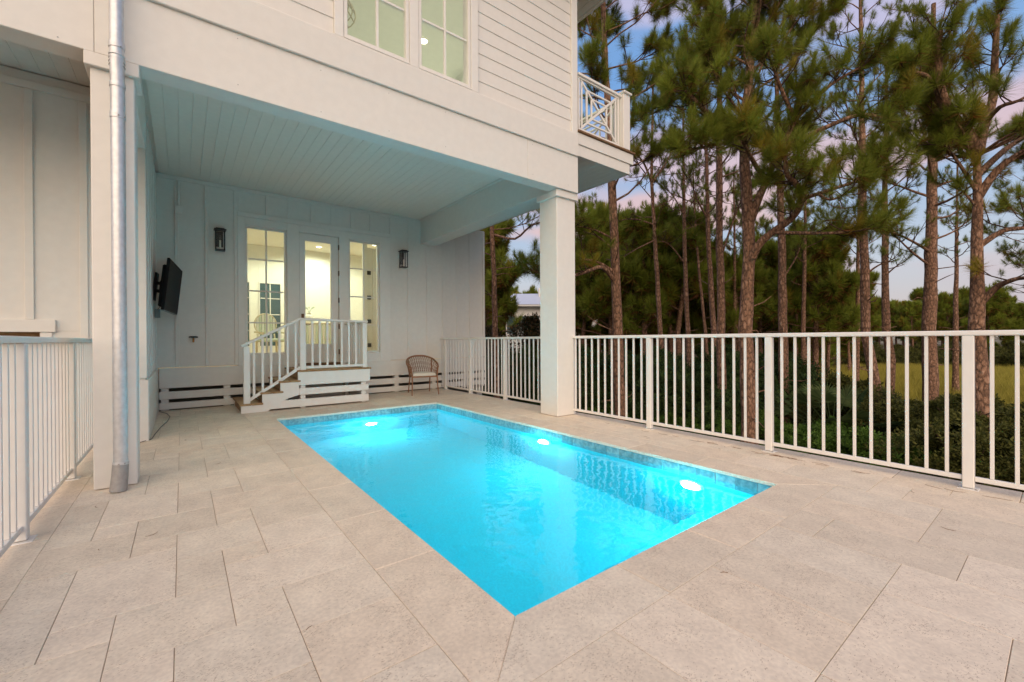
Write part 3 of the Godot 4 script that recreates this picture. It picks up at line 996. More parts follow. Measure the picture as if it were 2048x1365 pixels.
func make_fence(label: String, x: float, z_from: float, z_to: float, posts: Array, top: float, first: float) -> void:
	var f := thing("metal_fence", label, "fence", Vector3(x, 0, (z_from + z_to) / 2), 0.0, "white metal fences on the pool deck")
	var o := f.position.z
	var m: Material = M.rail_paint
	bx(f, "top_rail", -0.026, 0.026, top - 0.034, top, z_from - o, z_to - o, m, 0.006)
	var stops := [z_from] + posts + [z_to]
	for k in stops.size() - 1:
		var a: float = stops[k] + (0.029 if k else 0.0)
		var b: float = stops[k + 1] - (0.029 if k < stops.size() - 2 else 0.0)
		bx(f, "bottom_rail", -0.014, 0.014, 0.052, 0.082, a - o, b - o, m, 0.003)
		var span: float = stops[k + 1] - stops[k]
		var n := int(round(span / 0.1017))
		for q in range(0 if k == 0 else 1, n):
			var z: float = stops[k] + span * q / n + (first if k == 0 and q == 0 else 0.0)
			bx(f, "baluster", -0.0095, 0.0095, 0.083, top - 0.033, z - 0.0095 - o, z + 0.0095 - o, m, 0.002)
	for z: float in posts:
		var p := bx(f, "post", -0.028, 0.028, 0.006, top - 0.035, z - 0.028 - o, z + 0.028 - o, m, 0.004)
		var base := bx(p, "base_plate", -0.05, 0.05, -(top - 0.029) / 2 - 0.006, -(top - 0.029) / 2 + 0.002, -0.05, 0.05, m, 0.003)
		for bz in [-0.038, 0.038]:
			var g := Geo.new()
			g.lathe([Vector2(0.007, 0), Vector2(0.007, 0.006), Vector2(0, 0.007)], 8)
			put(p, "bolt", g.mesh(), M.dull_zinc, Vector3(-0.038, base.position.y + 0.004, bz))


func make_downpipe() -> void:
	var d := thing("downpipe", "round galvanised rainwater pipe in front of the slim column", "downpipe", Vector3(-0.331, 0, -3.888))
	var g := Geo.new()
	g.tube([Vector3(0, 0.16, 0), Vector3(0, 1.5, 0), Vector3(0, 2.72, 0), Vector3(0, 2.86, 0.03), Vector3(0, 2.97, 0.03), Vector3(0, 6.0, 0.03)], [0.038, 0.038, 0.038, 0.038, 0.038, 0.038], 28)
	put(d, "pipe", g.mesh(), M.zinc)
	var s := Geo.new()
	s.tube([Vector3(-0.012, 0.003, 0.012), Vector3(-0.004, 0.10, 0.004), Vector3(0, 0.19, 0)], [0.046, 0.044, 0.042], 24)
	put(d, "shoe", s.mesh(), M.dull_zinc)
	for q in [[0.185, 0.042, 0.022, 0.0], [2.50, 0.041, 0.018, 0.0], [2.52, 0.0405, 0.03, 0.0], [2.715, 0.0415, 0.03, 0.0], [2.965, 0.042, 0.04, 0.03]]:
		var c := Geo.new()
		c.lathe([Vector2(q[1] - 0.006, -q[2] / 2), Vector2(q[1], -q[2] / 2), Vector2(q[1] + 0.001, 0), Vector2(q[1], q[2] / 2), Vector2(q[1] - 0.006, q[2] / 2)], 28)
		put(d, "collar", c.mesh(), M.zinc, Vector3(0, q[0], q[3]))
	for q in 4:
		var c := Geo.new()
		c.lathe([Vector2(0.036, -0.009), Vector2(0.0425, -0.003), Vector2(0.0425, 0.003), Vector2(0.036, 0.009)], 28)
		put(d, "crimp", c.mesh(), M.dull_zinc if q > 1 else M.zinc, Vector3(0, 2.90 - q * 0.022, 0.03 - q * 0.004))
	for q in [[2.505, 0.6], [2.505, 1.4], [2.95, 1.0], [0.186, 1.0], [0.186, 1.7]]:
		var b := Geo.new()
		b.lathe([Vector2(0.0045, 0), Vector2(0.0045, 0.003), Vector2(0, 0.004)], 8)
		var o := put(d, "screw", b.mesh(), M.dull_zinc, Vector3(cos(q[1]) * 0.042, q[0], sin(q[1]) * 0.042 + (0.03 if q[0] > 2.8 else 0.0)))
		o.rotation = Vector3(PI / 2, PI / 2 - q[1], 0)


# ---------------------------------------------------------------- things on the porch
func make_lantern(at: Vector3, label: String) -> void:
	var l := thing("wall_lantern", label, "lantern", at, 0.0, "black wall lanterns beside the door")
	var m: Material = M.black_metal
	bx(l, "wall_plate", -0.045, 0.045, -0.11, 0.13, -0.012, 0.0, m, 0.003)
	bar(l, "arm", Vector3(0, 0.145, -0.005), Vector3(0, 0.145, 0.075), 0.02, 0.02, m, Vector3(1, 0, 0))
	var w := 0.056
	var zc := 0.078
	for x in [-w, w]:
		for z in [-w, w]:
			bx(l, "corner_bar", x - 0.006, x + 0.006, -0.165, 0.13, zc + z - 0.006, zc + z + 0.006, m, 0.001)
	bx(l, "base", -w - 0.008, w + 0.008, -0.178, -0.163, zc - w - 0.008, zc + w + 0.008, m, 0.003)
	bx(l, "roof", -w - 0.022, w + 0.022, 0.13, 0.145, zc - w - 0.022, zc + w + 0.022, m, 0.004)
	bx(l, "roof", -w, w, 0.146, 0.160, zc - w, zc + w, m, 0.005)
	for s in [[Vector3(0, -0.0165, zc + w), 0.0], [Vector3(w, -0.0165, zc), PI / 2], [Vector3(-w, -0.0165, zc), -PI / 2]]:
		var g := Geo.new()
		g.quad(Vector3(-w + 0.006, -0.146, 0), Vector3(w - 0.006, -0.146, 0), Vector3(w - 0.006, 0.146, 0), Vector3(-w + 0.006, 0.146, 0), Vector3(0, 0, 1))
		put(l, "pane", g.mesh(), M.window_glass, s[0]).rotation.y = s[1]
	var c := Geo.new()
	c.lathe([Vector2(0.0, -0.163), Vector2(0.022, -0.162), Vector2(0.012, -0.15), Vector2(0.012, -0.02), Vector2(0.0, -0.018)], 14)
	put(l, "candle_sleeve", c.mesh(), M.candle, Vector3(0, 0, zc))
	var b := Geo.new()
	b.lathe([Vector2(0.006, -0.02), Vector2(0.013, 0.0), Vector2(0.012, 0.03), Vector2(0.004, 0.06), Vector2(0.0, 0.064)], 12)
	put(l, "bulb", b.mesh(), M.window_glass, Vector3(0, 0, zc))


func make_tv() -> void:
	var t := thing("wall_television", "black television tilted on a swing arm from the return wall", "television", Vector3(-0.078, 1.70, -7.24))
	var bx_ := Vector3(0.104, 0, -0.995).normalized()
	var by := Vector3(0.096, 0.993, 0.07)
	by = (by - bx_ * by.dot(bx_)).normalized()
	t.basis = Basis(bx_, by, bx_.cross(by))
	bx(t, "housing", -0.50, 0.50, -0.28, 0.24, -0.075, -0.031, M.black_plastic, 0.015)
	bx(t, "bezel", -0.575, 0.575, -0.318, 0.318, -0.03, 0.0, M.black_plastic, 0.006)
	bx(t, "screen", -0.565, 0.565, -0.300, 0.308, 0.0002, 0.002, M.screen, 0.0005)
	bx(t, "trim_strip", -0.577, 0.577, -0.326, -0.3185, -0.03, 0.001, M.grey_plastic, 0.002)
	for x in [-0.2, 0.2]:
		bx(t, "mount_rail", x - 0.02, x + 0.02, -0.21, 0.21, -0.10, -0.076, M.black_metal, 0.003)
	bx(t, "mount_plate", -0.24, 0.24, -0.09, 0.06, -0.118, -0.101, M.black_metal, 0.003)
	for y in [-0.06, 0.04]:
		bar(t, "arm", Vector3(0.0, y, -0.118), Vector3(-0.06, y, -0.172), 0.03, 0.04, M.black_metal, UP)
	bx(t, "wall_plate", -0.13, 0.02, -0.19, 0.17, -0.196, -0.172, M.black_metal, 0.004)
	var o := thing("outlet_box", "small grey outlet box on the return wall under the television", "outlet box", Vector3(-0.277, 1.365, -7.25))
	bx(o, "body", 0.0, 0.045, -0.055, 0.055, -0.05, 0.05, M.grey_plastic, 0.005)
	bx(o, "lid", 0.046, 0.054, -0.058, 0.058, -0.053, 0.053, M.grey_plastic, 0.004)
	var g := Geo.new()
	g.tube([Vector3(0.03, 0.055, 0), Vector3(0.06, 0.10, 0.01), Vector3(0.05, 0.15, 0.0), Vector3(0.07, 0.20, -0.01)], [0.004, 0.004, 0.004, 0.004], 6)
	put(o, "lead", g.mesh(), M.cable)
	var f := thing("hose_tap", "black lever tap with brass spout on the batten wall", "tap", Vector3(0.135, 1.04, -7.968))
	var s := Geo.new()
	s.tube([Vector3(0, 0, 0), Vector3(0, 0, 0.05), Vector3(0, -0.015, 0.065), Vector3(0, -0.055, 0.068)], [0.014, 0.014, 0.014, 0.012], 12)
	put(f, "spout", s.mesh(), M.brass)
	var h := Geo.new()
	h.tube([Vector3(-0.055, 0.022, 0.045), Vector3(-0.03, 0.026, 0.045), Vector3(0.03, 0.026, 0.045), Vector3(0.055, 0.022, 0.045)], [0.009, 0.011, 0.011, 0.009], 10)
	put(f, "lever", h.mesh(), M.black_plastic)
	var v := thing("junction_box", "small white junction box high on the batten wall", "junction box", Vector3(-0.025, 2.92, -7.968))
	bx(v, "body", -0.04, 0.04, -0.055, 0.055, 0.018, 0.04, M.white_trim, 0.005)
	bx(v, "cover", -0.044, 0.044, -0.06, 0.06, 0.041, 0.048, M.white_trim, 0.003)
	bx(v, "conduit", -0.012, 0.012, 0.06, 0.43, 0.018, 0.032, M.white_trim, 0.005)
	var c := Geo.new()
	c.tube([Vector3(-0.26, 0.005, -7.88), Vector3(-0.17, 0.005, -7.60), Vector3(-0.13, 0.005, -7.25), Vector3(-0.15, 0.005, -6.85), Vector3(-0.20, 0.005, -6.45), Vector3(-0.235, 0.005, -6.0), Vector3(-0.25, 0.005, -5.72), Vector3(-0.33, 0.005, -5.60)], [0.004, 0.004, 0.004, 0.004, 0.004, 0.004, 0.004, 0.004], 6)
	tag(put(self, "loose_cable", c.mesh(), M.cable), "thin dark cable lying on paving along the return wall", "cable")


func spline(p: Array, t: float) -> Vector3:
	var n := p.size() - 1
	var x := clampf(t, 0.0, 1.0) * n
	var k := mini(int(x), n - 1)
	return p[k].cubic_interpolate(p[k + 1], p[maxi(k - 1, 0)], p[mini(k + 2, n)], x - k)


func make_garden_chair() -> void:
	var c := thing("garden_chair", "brown rope-weave garden chair with cream cushion by the batten wall", "chair", Vector3(3.56, 0, -7.39), deg_to_rad(-12.9))
	var m: Material = M.wicker
	for s in [-1.0, 1.0]:
		var g := Geo.new()
		g.tube([Vector3(0.243 * s, 0.0, 0.265), Vector3(0.232 * s, 0.20, 0.235), Vector3(0.228 * s, 0.345, 0.215), Vector3(0.25 * s, 0.505, 0.20)], [0.009, 0.012, 0.014, 0.012], 10)
		put(c, "leg", g.mesh(), m)
		var b := Geo.new()
		b.tube([Vector3(0.205 * s, 0.0, -0.275), Vector3(0.195 * s, 0.2, -0.21), Vector3(0.19 * s, 0.345, -0.165)], [0.009, 0.012, 0.014], 10)
		put(c, "leg", b.mesh(), m)
	var seat := Geo.new()
	seat.prism([Vector2(-0.225, 0.22), Vector2(0.225, 0.22), Vector2(0.225, -0.05), Vector2(0.18, -0.16), Vector2(0, -0.20), Vector2(-0.18, -0.16), Vector2(-0.225, -0.05)], 0.318, 0.345, 0.006)
	put(c, "seat_frame", seat.mesh(), m)
	var cu := Geo.new()
	var out := [Vector2(-0.205, 0.205), Vector2(0.205, 0.205), Vector2(0.205, -0.04), Vector2(0.165, -0.14), Vector2(0, -0.175), Vector2(-0.165, -0.14), Vector2(-0.205, -0.04)]
	cu.prism(out, 0.346, 0.40, 0.022)
	put(c, "cushion", cu.mesh(), M.cushion_cloth)
	var top := [Vector3(-0.25, 0.505, 0.20), Vector3(-0.285, 0.555, 0.03), Vector3(-0.24, 0.64, -0.16), Vector3(-0.12, 0.69, -0.245), Vector3(0, 0.70, -0.265), Vector3(0.12, 0.69, -0.245), Vector3(0.24, 0.64, -0.16), Vector3(0.285, 0.555, 0.03), Vector3(0.25, 0.505, 0.20)]
	var low := [Vector3(-0.232, 0.35, 0.20), Vector3(-0.24, 0.35, 0.05), Vector3(-0.215, 0.35, -0.10), Vector3(-0.12, 0.35, -0.18), Vector3(0, 0.35, -0.20), Vector3(0.12, 0.35, -0.18), Vector3(0.215, 0.35, -0.10), Vector3(0.24, 0.35, 0.05), Vector3(0.232, 0.35, 0.20)]
	for q in [[top, 0.017, "back_rail"], [low, 0.011, "lower_rail"]]:
		var pts := []
		var rad := []
		for k in 33:
			pts.append(spline(q[0], k / 32.0))
			rad.append(q[1])
		var g := Geo.new()
		g.tube(pts, rad, 10)
		put(c, q[2], g.mesh(), m)
	for s in [0.27, 0.73]:
		var g := Geo.new()
		g.tube([spline(low, s), spline(top, s)], [0.012, 0.012], 8)
		put(c, "back_post", g.mesh(), m)
	var n := 27
	for k in n:
		for d in [-0.075, 0.075]:
			var t := (k + 0.5) / n
			if t + d < 0.0 or t + d > 1.0:
				continue
			var a := spline(low, t)
			var b := spline(top, t + d)
			var mid := (spline(low, t + d / 2) + spline(top, t + d / 2)) / 2
			var g := Geo.new()
			g.tube([a, (a + b) / 4 + mid / 2, b], [0.0042, 0.0042, 0.0042], 5)
			put(c, "rope", g.mesh(), m)


# ---------------------------------------------------------------- inside the lit rooms
func make_rooms() -> void:
	for l in [[Vector3(2.67, 3.298, -11.2), 1.1, "round ceiling light nearest the far wall behind the glass door"], [Vector3(2.2, 3.298, -10.5), 1.1, "round ceiling light over the side table"], [Vector3(2.95, 3.298, -10.0), 1.1, "round ceiling light midway between glass door and panel door"], [Vector3(1.3, 3.298, -9.9), 1.7, "round ceiling light over the dining chair"], [Vector3(3.7, 3.298, -10.2), 1.3, "round ceiling light behind the folded panel door"], [Vector3(3.03, 5.698, -6.18), 3.3, "bright round ceiling light in the upstairs room"]]:
		var c := thing("ceiling_light", l[2], "ceiling light", l[0], 0.0, "recessed ceiling lights indoors")
		var ring := Geo.new()
		ring.lathe([Vector2(0.085, 0.0), Vector2(0.085, -0.006), Vector2(0.066, -0.012), Vector2(0.064, -0.003)], 24)
		put(c, "trim_ring", ring.mesh(), M.white_trim)
		var disc := Geo.new()
		disc.lathe([Vector2(0.065, -0.003), Vector2(0.05, -0.008), Vector2(0.0, -0.010)], 24)
		put(c, "lamp_disc", disc.mesh(), M.warm_glow)
		var o := SpotLight3D.new()
		o.name = "glow"
		o.light_color = Color(0.965, 1.0, 0.865)
		o.light_energy = l[1]
		o.light_size = 0.07
		o.spot_range = 10.0
		o.spot_attenuation = 2.0
		o.spot_angle = 84.0
		o.spot_angle_attenuation = 0.3
		o.rotation.x = -PI / 2
		o.shadow_enabled = true
		o.position = Vector3(0, -0.03, 0)
		c.add_child(o)
	# dining chair with a round upholstered back
	var ch := thing("dining_chair", "pale dining chair with oval striped back behind the tall window", "chair", Vector3(1.45, 0.6, -9.9), 0.35)
	var m: Material = M.woven
	for s in [-1.0, 1.0]:
		for z in [-0.19, 0.2]:
			bar(ch, "leg", Vector3(0.2 * s, 0.0, z), Vector3(0.2 * s, 0.40, z), 0.03, 0.03, m)
		bar(ch, "back_post", Vector3(0.17 * s, 0.4, -0.19), Vector3(0.17 * s, 0.55, -0.22), 0.025, 0.025, m)
		bar(ch, "armrest", Vector3(0.23 * s, 0.58, -0.2), Vector3(0.23 * s, 0.56, 0.14), 0.03, 0.03, m, Vector3(1, 0, 0))
		bar(ch, "arm_post", Vector3(0.22 * s, 0.4, 0.12), Vector3(0.23 * s, 0.56, 0.12), 0.025, 0.025, m)
	bx(ch, "seat", -0.23, 0.23, 0.38, 0.45, -0.22, 0.23, M.stripe_cloth, 0.02)
	var back := Node3D.new()
	back.name = "backrest"
	ch.add_child(back)
	back.position = Vector3(0, 0.74, -0.23)
	var ring := []
	var rr := []
	for k in 25:
		ring.append(Vector3(cos(TAU * k / 24) * 0.22, sin(TAU * k / 24) * 0.22, 0))
		rr.append(0.014)
	var rg := Geo.new()
	rg.tube(ring, rr, 8)
	put(back, "rim", rg.mesh(), m)
	for k in 7:
		var x := -0.165 + k * 0.055
		var hh := sqrt(0.21 * 0.21 - x * x)
		bx(back, "stripe", x - 0.022, x + 0.022, -hh, hh, -0.012, 0.012, M.stripe_cloth if k % 2 else M.linen, 0.004)
	# side table with a pleated cloth
	var tb := thing("side_table", "side table with pleated pale cloth inside the glass door", "table", Vector3(2.35, 0.6, -10.6))
	bx(tb, "top", -0.45, 0.45, 0.78, 0.81, -0.22, 0.22, m, 0.006)
	for k in 18:
		var g := Geo.new()
		g.tube([Vector3(0, 0.02, 0), Vector3(0, 0.778, 0)], [0.028, 0.022], 8)
		put(tb, "pleat", g.mesh(), M.linen if k % 2 else M.stripe_cloth, Vector3(-0.42 + k * 0.0495, 0, 0.19))
	var vs := thing("vase", "small white vase standing on the side table", "vase", Vector3(2.3, 1.41, -10.55))
	var vg := Geo.new()
	vg.lathe([Vector2(0.0, 0.0), Vector2(0.05, 0.0), Vector2(0.085, 0.07), Vector2(0.07, 0.15), Vector2(0.035, 0.19), Vector2(0.045, 0.22)], 20)
	put(vs, "body", vg.mesh(), M.white_trim)
	var sg := Geo.new()
	for k in 7:
		var a := TAU * k / 7.0
		sg.tube([Vector3(0, 0.2, 0), Vector3(cos(a) * 0.04, 0.3, sin(a) * 0.04), Vector3(cos(a) * 0.12, 0.36, sin(a) * 0.12)], [0.003, 0.003, 0.012], 5)
	put(vs, "stem_spray", sg.mesh(), M.stripe_cloth)
	# woven pendant upstairs
	var pl := thing("pendant_lamp", "woven basket pendant hanging in the upstairs room", "pendant lamp", Vector3(1.28, 4.72, -5.1))
	for k in 16:
		var a := TAU * k / 16.0
		var g := Geo.new()
		g.tube([Vector3(cos(a) * 0.08, 0.26, sin(a) * 0.08), Vector3(cos(a) * 0.24, 0.14, sin(a) * 0.24), Vector3(cos(a) * 0.34, 0.0, sin(a) * 0.34)], [0.008, 0.008, 0.008], 5)
		put(pl, "cane", g.mesh(), M.woven)
	for k in 6:
		var y := 0.25 - k * 0.05
		var r: float = [0.09, 0.16, 0.22, 0.265, 0.305, 0.34][k]
		var pts := []
		var rd := []
		for q in 25:
			pts.append(Vector3(cos(TAU * q / 24) * r, y, sin(TAU * q / 24) * r))
			rd.append(0.007)
		var g := Geo.new()
		g.tube(pts, rd, 5)
		put(pl, "hoop", g.mesh(), M.woven)
	bar(pl, "cord", Vector3(0, 0.25, 0), Vector3(0, 0.978, 0), 0.008, 0.008, M.cable)


# ---------------------------------------------------------------- neighbour house
func make_neighbour() -> void:
	var n := thing("neighbour_house", "distant white house with pale hipped metal roof among the pines", "house", Vector3(21.6, -2.0, -26.3), deg_to_rad(-37.0))
	var wm: Material = M.far_wall
	bx(n, "wall", -1.55, 6.0, 0.0, 5.75, -6.0, 0.0, wm, 0.02)
	var g := Geo.new()
	var a := [Vector3(-1.95, 5.75, 0.5), Vector3(6.4, 5.75, 0.5), Vector3(6.4, 5.75, -6.5), Vector3(-1.95, 5.75, -6.5)]
	var p := Vector3(-0.9, 6.95, -3.0)
	var q := Vector3(4.9, 6.95, -3.0)
	g.tri(a[0], a[3], p, Vector3(-0.6, 0.8, 0), Vector3(-0.6, 0.8, 0), Vector3(-0.6, 0.8, 0))
	g.tri(a[1], a[2], q, Vector3(0.6, 0.8, 0), Vector3(0.6, 0.8, 0), Vector3(0.6, 0.8, 0))
	g.quad(a[0], a[1], q, p, Vector3(0, 0.94, 0.33))
	g.quad(a[3], a[2], q, p, Vector3(0, 0.94, -0.33))
	g.quad(a[0], a[1], a[2], a[3], Vector3(0, -1, 0))
	put(n, "roof", g.mesh(), M.metal_roof)
	bx(n, "eave_board", -1.93, 6.38, 5.60, 5.748, 0.36, 0.48, M.white_trim, 0.01)
	bx(n, "chimney", 1.2, 2.0, 5.9, 7.3, -2.6, -1.9, wm, 0.02)
	for k in 7:
		var x := -1.15 + k * 0.95
		var w := Node3D.new()
		w.name = "window"
		n.add_child(w, true)
		bx(w, "pane", x - 0.32, x + 0.32, 3.45, 4.85, 0.005, 0.03, M.dark_painted_pane, 0.005)
		for e in [[x - 0.39, x - 0.32, 3.38, 4.92], [x + 0.32, x + 0.39, 3.38, 4.92], [x - 0.32, x + 0.32, 3.38, 3.45], [x - 0.32, x + 0.32, 4.85, 4.92]]:
			bx(w, "frame", e[0], e[1], e[2], e[3], 0.005, 0.07, M.white_trim, 0.01)
	var lg := Geo.new()
	lg.quad(Vector3(1.2, 3.3, 0.02), Vector3(6.0, 3.3, 0.02), Vector3(6.2, 2.6, 2.2), Vector3(1.0, 2.6, 2.2), Vector3(0, 0.95, 0.3))
	put(n, "porch_roof", lg.mesh(), M.metal_roof)
	for x in [1.2, 3.4, 5.6]:
		bx(n, "porch_post", x - 0.08, x + 0.08, 0.0, 2.62, 1.9, 2.06, M.white_trim, 0.01)


# ---------------------------------------------------------------- trees and undergrowth
var tuft_meshes := []
var clump_meshes := []


# a spray of long needles round a shoot that points along +y; the oldest needles at its foot are brown
func needle_tuft(seed_: int, count: int, width: float, dark: Color, light: Color) -> ArrayMesh:
	var r := RandomNumberGenerator.new()
	r.seed = seed_
	var g := Geo.new()
	g.use_color = true
	for k in count:
		var t := (k + r.randf()) / count
		var lean := lerpf(2.05, 0.12, pow(t, 0.8)) + r.randf_range(-0.18, 0.18)
		var az := r.randf() * TAU
		var d := Vector3(sin(lean) * cos(az), cos(lean), sin(lean) * sin(az))
		var o := Vector3(0, lerpf(-0.10, 0.06, t), 0)
		var len := (1.0 - 0.55 * pow(r.randf(), 1.5)) * 0.24
		var side := d.cross(Vector3(r.randf() - 0.5, r.randf() - 0.5, r.randf() - 0.5)).normalized() * width
		var old := 1.0 if t < 0.13 and r.randf() < 0.75 else 0.0
		var green := dark.lerp(light, r.randf())
		g.tint = green.lerp(Color(0.20, 0.10, 0.028), old)
		var tip := o + d * len + Vector3(0, -0.02, 0) * (1.0 - absf(d.y))
		var nn := (tip - o).cross(side).normalized()
		g.tri(o - side, o + side, tip, nn, nn, nn)
	return g.mesh()


# a bunch of oval leaves, two faces each
func leaf_clump(seed_: int, count: int, len: float, wide: float, dark: Color, light: Color) -> ArrayMesh:
	var r := RandomNumberGenerator.new()
	r.seed = seed_
	var g := Geo.new()
	g.use_color = true
	for k in count:
		var d := Vector3(r.randf_range(-1, 1), r.randf_range(-0.3, 1.0), r.randf_range(-1, 1)).normalized()
		var o := d * r.randf_range(0.0, 0.10)
		var side := d.cross(Vector3(r.randf_range(-0.4, 0.4), 1, r.randf_range(-0.4, 0.4))).normalized()
		var nn := side.cross(d).normalized()
		if nn.y < 0:
			nn = -nn
		var L := len * r.randf_range(0.7, 1.15)
		var W := wide * r.randf_range(0.8, 1.1)
		g.tint = dark.lerp(light, pow(r.randf(), 1.6))
		var tip := o + d * L - nn * L * 0.12
		var mid := o + d * L * 0.5
		g.tri(o, mid - side * W, tip, nn, nn, nn)
		g.tri(o, mid + side * W, tip, nn, nn, nn)
	return g.mesh()


func scatter(parent: Node, called: String, mesh: Mesh, m: Material, places: Array, tints: Array) -> MultiMeshInstance3D:
	var mm := MultiMesh.new()
	mm.transform_format = MultiMesh.TRANSFORM_3D
	mm.use_colors = true
	mm.mesh = mesh
	mm.instance_count = places.size()
	for k in places.size():
		mm.set_instance_transform(k, places[k])
		mm.set_instance_color(k, tints[k])
	var o := MultiMeshInstance3D.new()
	o.name = called if parent != self else numbered(called)
	o.multimesh = mm
	o.material_override = m
	o.set_meta("kind", "stuff")
	parent.add_child(o, true)
	return o


func along(d: Vector3, roll: float, s: float, at: Vector3) -> Transform3D:
	var y := d.normalized()
	var x := y.cross(Vector3(0, 0, 1) if absf(y.z) < 0.9 else Vector3(1, 0, 0)).normalized()
	var b := Basis(x, y, x.cross(y)) * Basis(Vector3.UP, roll)
	return Transform3D(b.scaled(Vector3(s, s, s)), at)


# twigs with needle sprays along the outer part of one limb
func dress(wood: Geo, pts: Array, rad: Array, r: RandomNumberGenerator, many: int, twig_len: float, size: float, places: Array, tints: Array, from := 0.35, clump := 1) -> void:
	var n := pts.size() - 1
	for k in many:
		var t := lerpf(from, 1.0, pow((k + r.randf()) / many, 0.75))
		var x := clampf(t * n, 0.0, n - 0.001)
		var i := int(x)
		var p: Vector3 = pts[i].lerp(pts[i + 1], x - i)
		var dir: Vector3 = (pts[i + 1] - pts[i]).normalized()
		var out := (dir * r.randf_range(0.2, 1.0) + Vector3(r.randf_range(-1, 1), r.randf_range(-0.15, 1.0), r.randf_range(-1, 1))).normalized()
		var L := twig_len * r.randf_range(0.45, 1.1) * (1.15 - 0.5 * t)
		var bend := p + out * L * 0.55 + Vector3(0, -0.03, 0)
		var end := p + out * L + Vector3(0, 0.10 * L, 0)
		var tr: float = minf(rad[mini(i + 1, rad.size() - 1)], 0.014)
		wood.tube([p, bend, end], [tr, tr * 0.75, tr * 0.5], 4)
		var shade := r.randf_range(0.72, 1.12)
		var dry := 1.0 if r.randf() < 0.06 else 0.0
		var tint := Color(shade * lerpf(1.0, 1.45, dry), shade, shade * 0.9)
		places.append(along(((end - bend).normalized() + Vector3(0, 0.8, 0)), r.randf() * TAU, size * r.randf_range(0.8, 1.15), end))
		tints.append(tint)
		for q in clump - 1:
			var off := Vector3(r.randf_range(-1, 1), r.randf_range(-0.3, 1.0), r.randf_range(-1, 1)) * 0.13
			places.append(along(out + off * 4.0 + Vector3(0, 0.7, 0), r.randf() * TAU, size * r.randf_range(0.65, 1.0), end + off))
			tints.append(tint * r.randf_range(0.85, 1.1))
		if r.randf() < 0.75:
			var fork := bend + (out + Vector3(r.randf_range(-1, 1), r.randf_range(-0.2, 0.8), r.randf_range(-1, 1))).normalized() * L * 0.55
			wood.tube([bend, fork], [tr * 0.7, tr * 0.45], 4)
			places.append(along((fork - bend).normalized() + Vector3(0, 0.5, 0), r.randf() * TAU, size * r.randf_range(0.7, 1.05), fork))
			tints.append(tint * r.randf_range(0.85, 1.1))
	places.append(along((pts[n] - pts[n - 1]).normalized() + Vector3(0, 0.3, 0), r.randf() * TAU, size, pts[n]))
	tints.append(Color(1, 1, 1))



func limb_points(a: Vector3, dir: Vector3, L: float, r: RandomNumberGenerator) -> Array:
	var pts := [a]
	var d := dir
	for k in 4:
		d = (d + Vector3(r.randf_range(-0.3, 0.3), r.randf_range(-0.12, 0.28), r.randf_range(-0.3, 0.3))).normalized()
		pts.append(pts[k] + d * L / 4.0)
	return pts


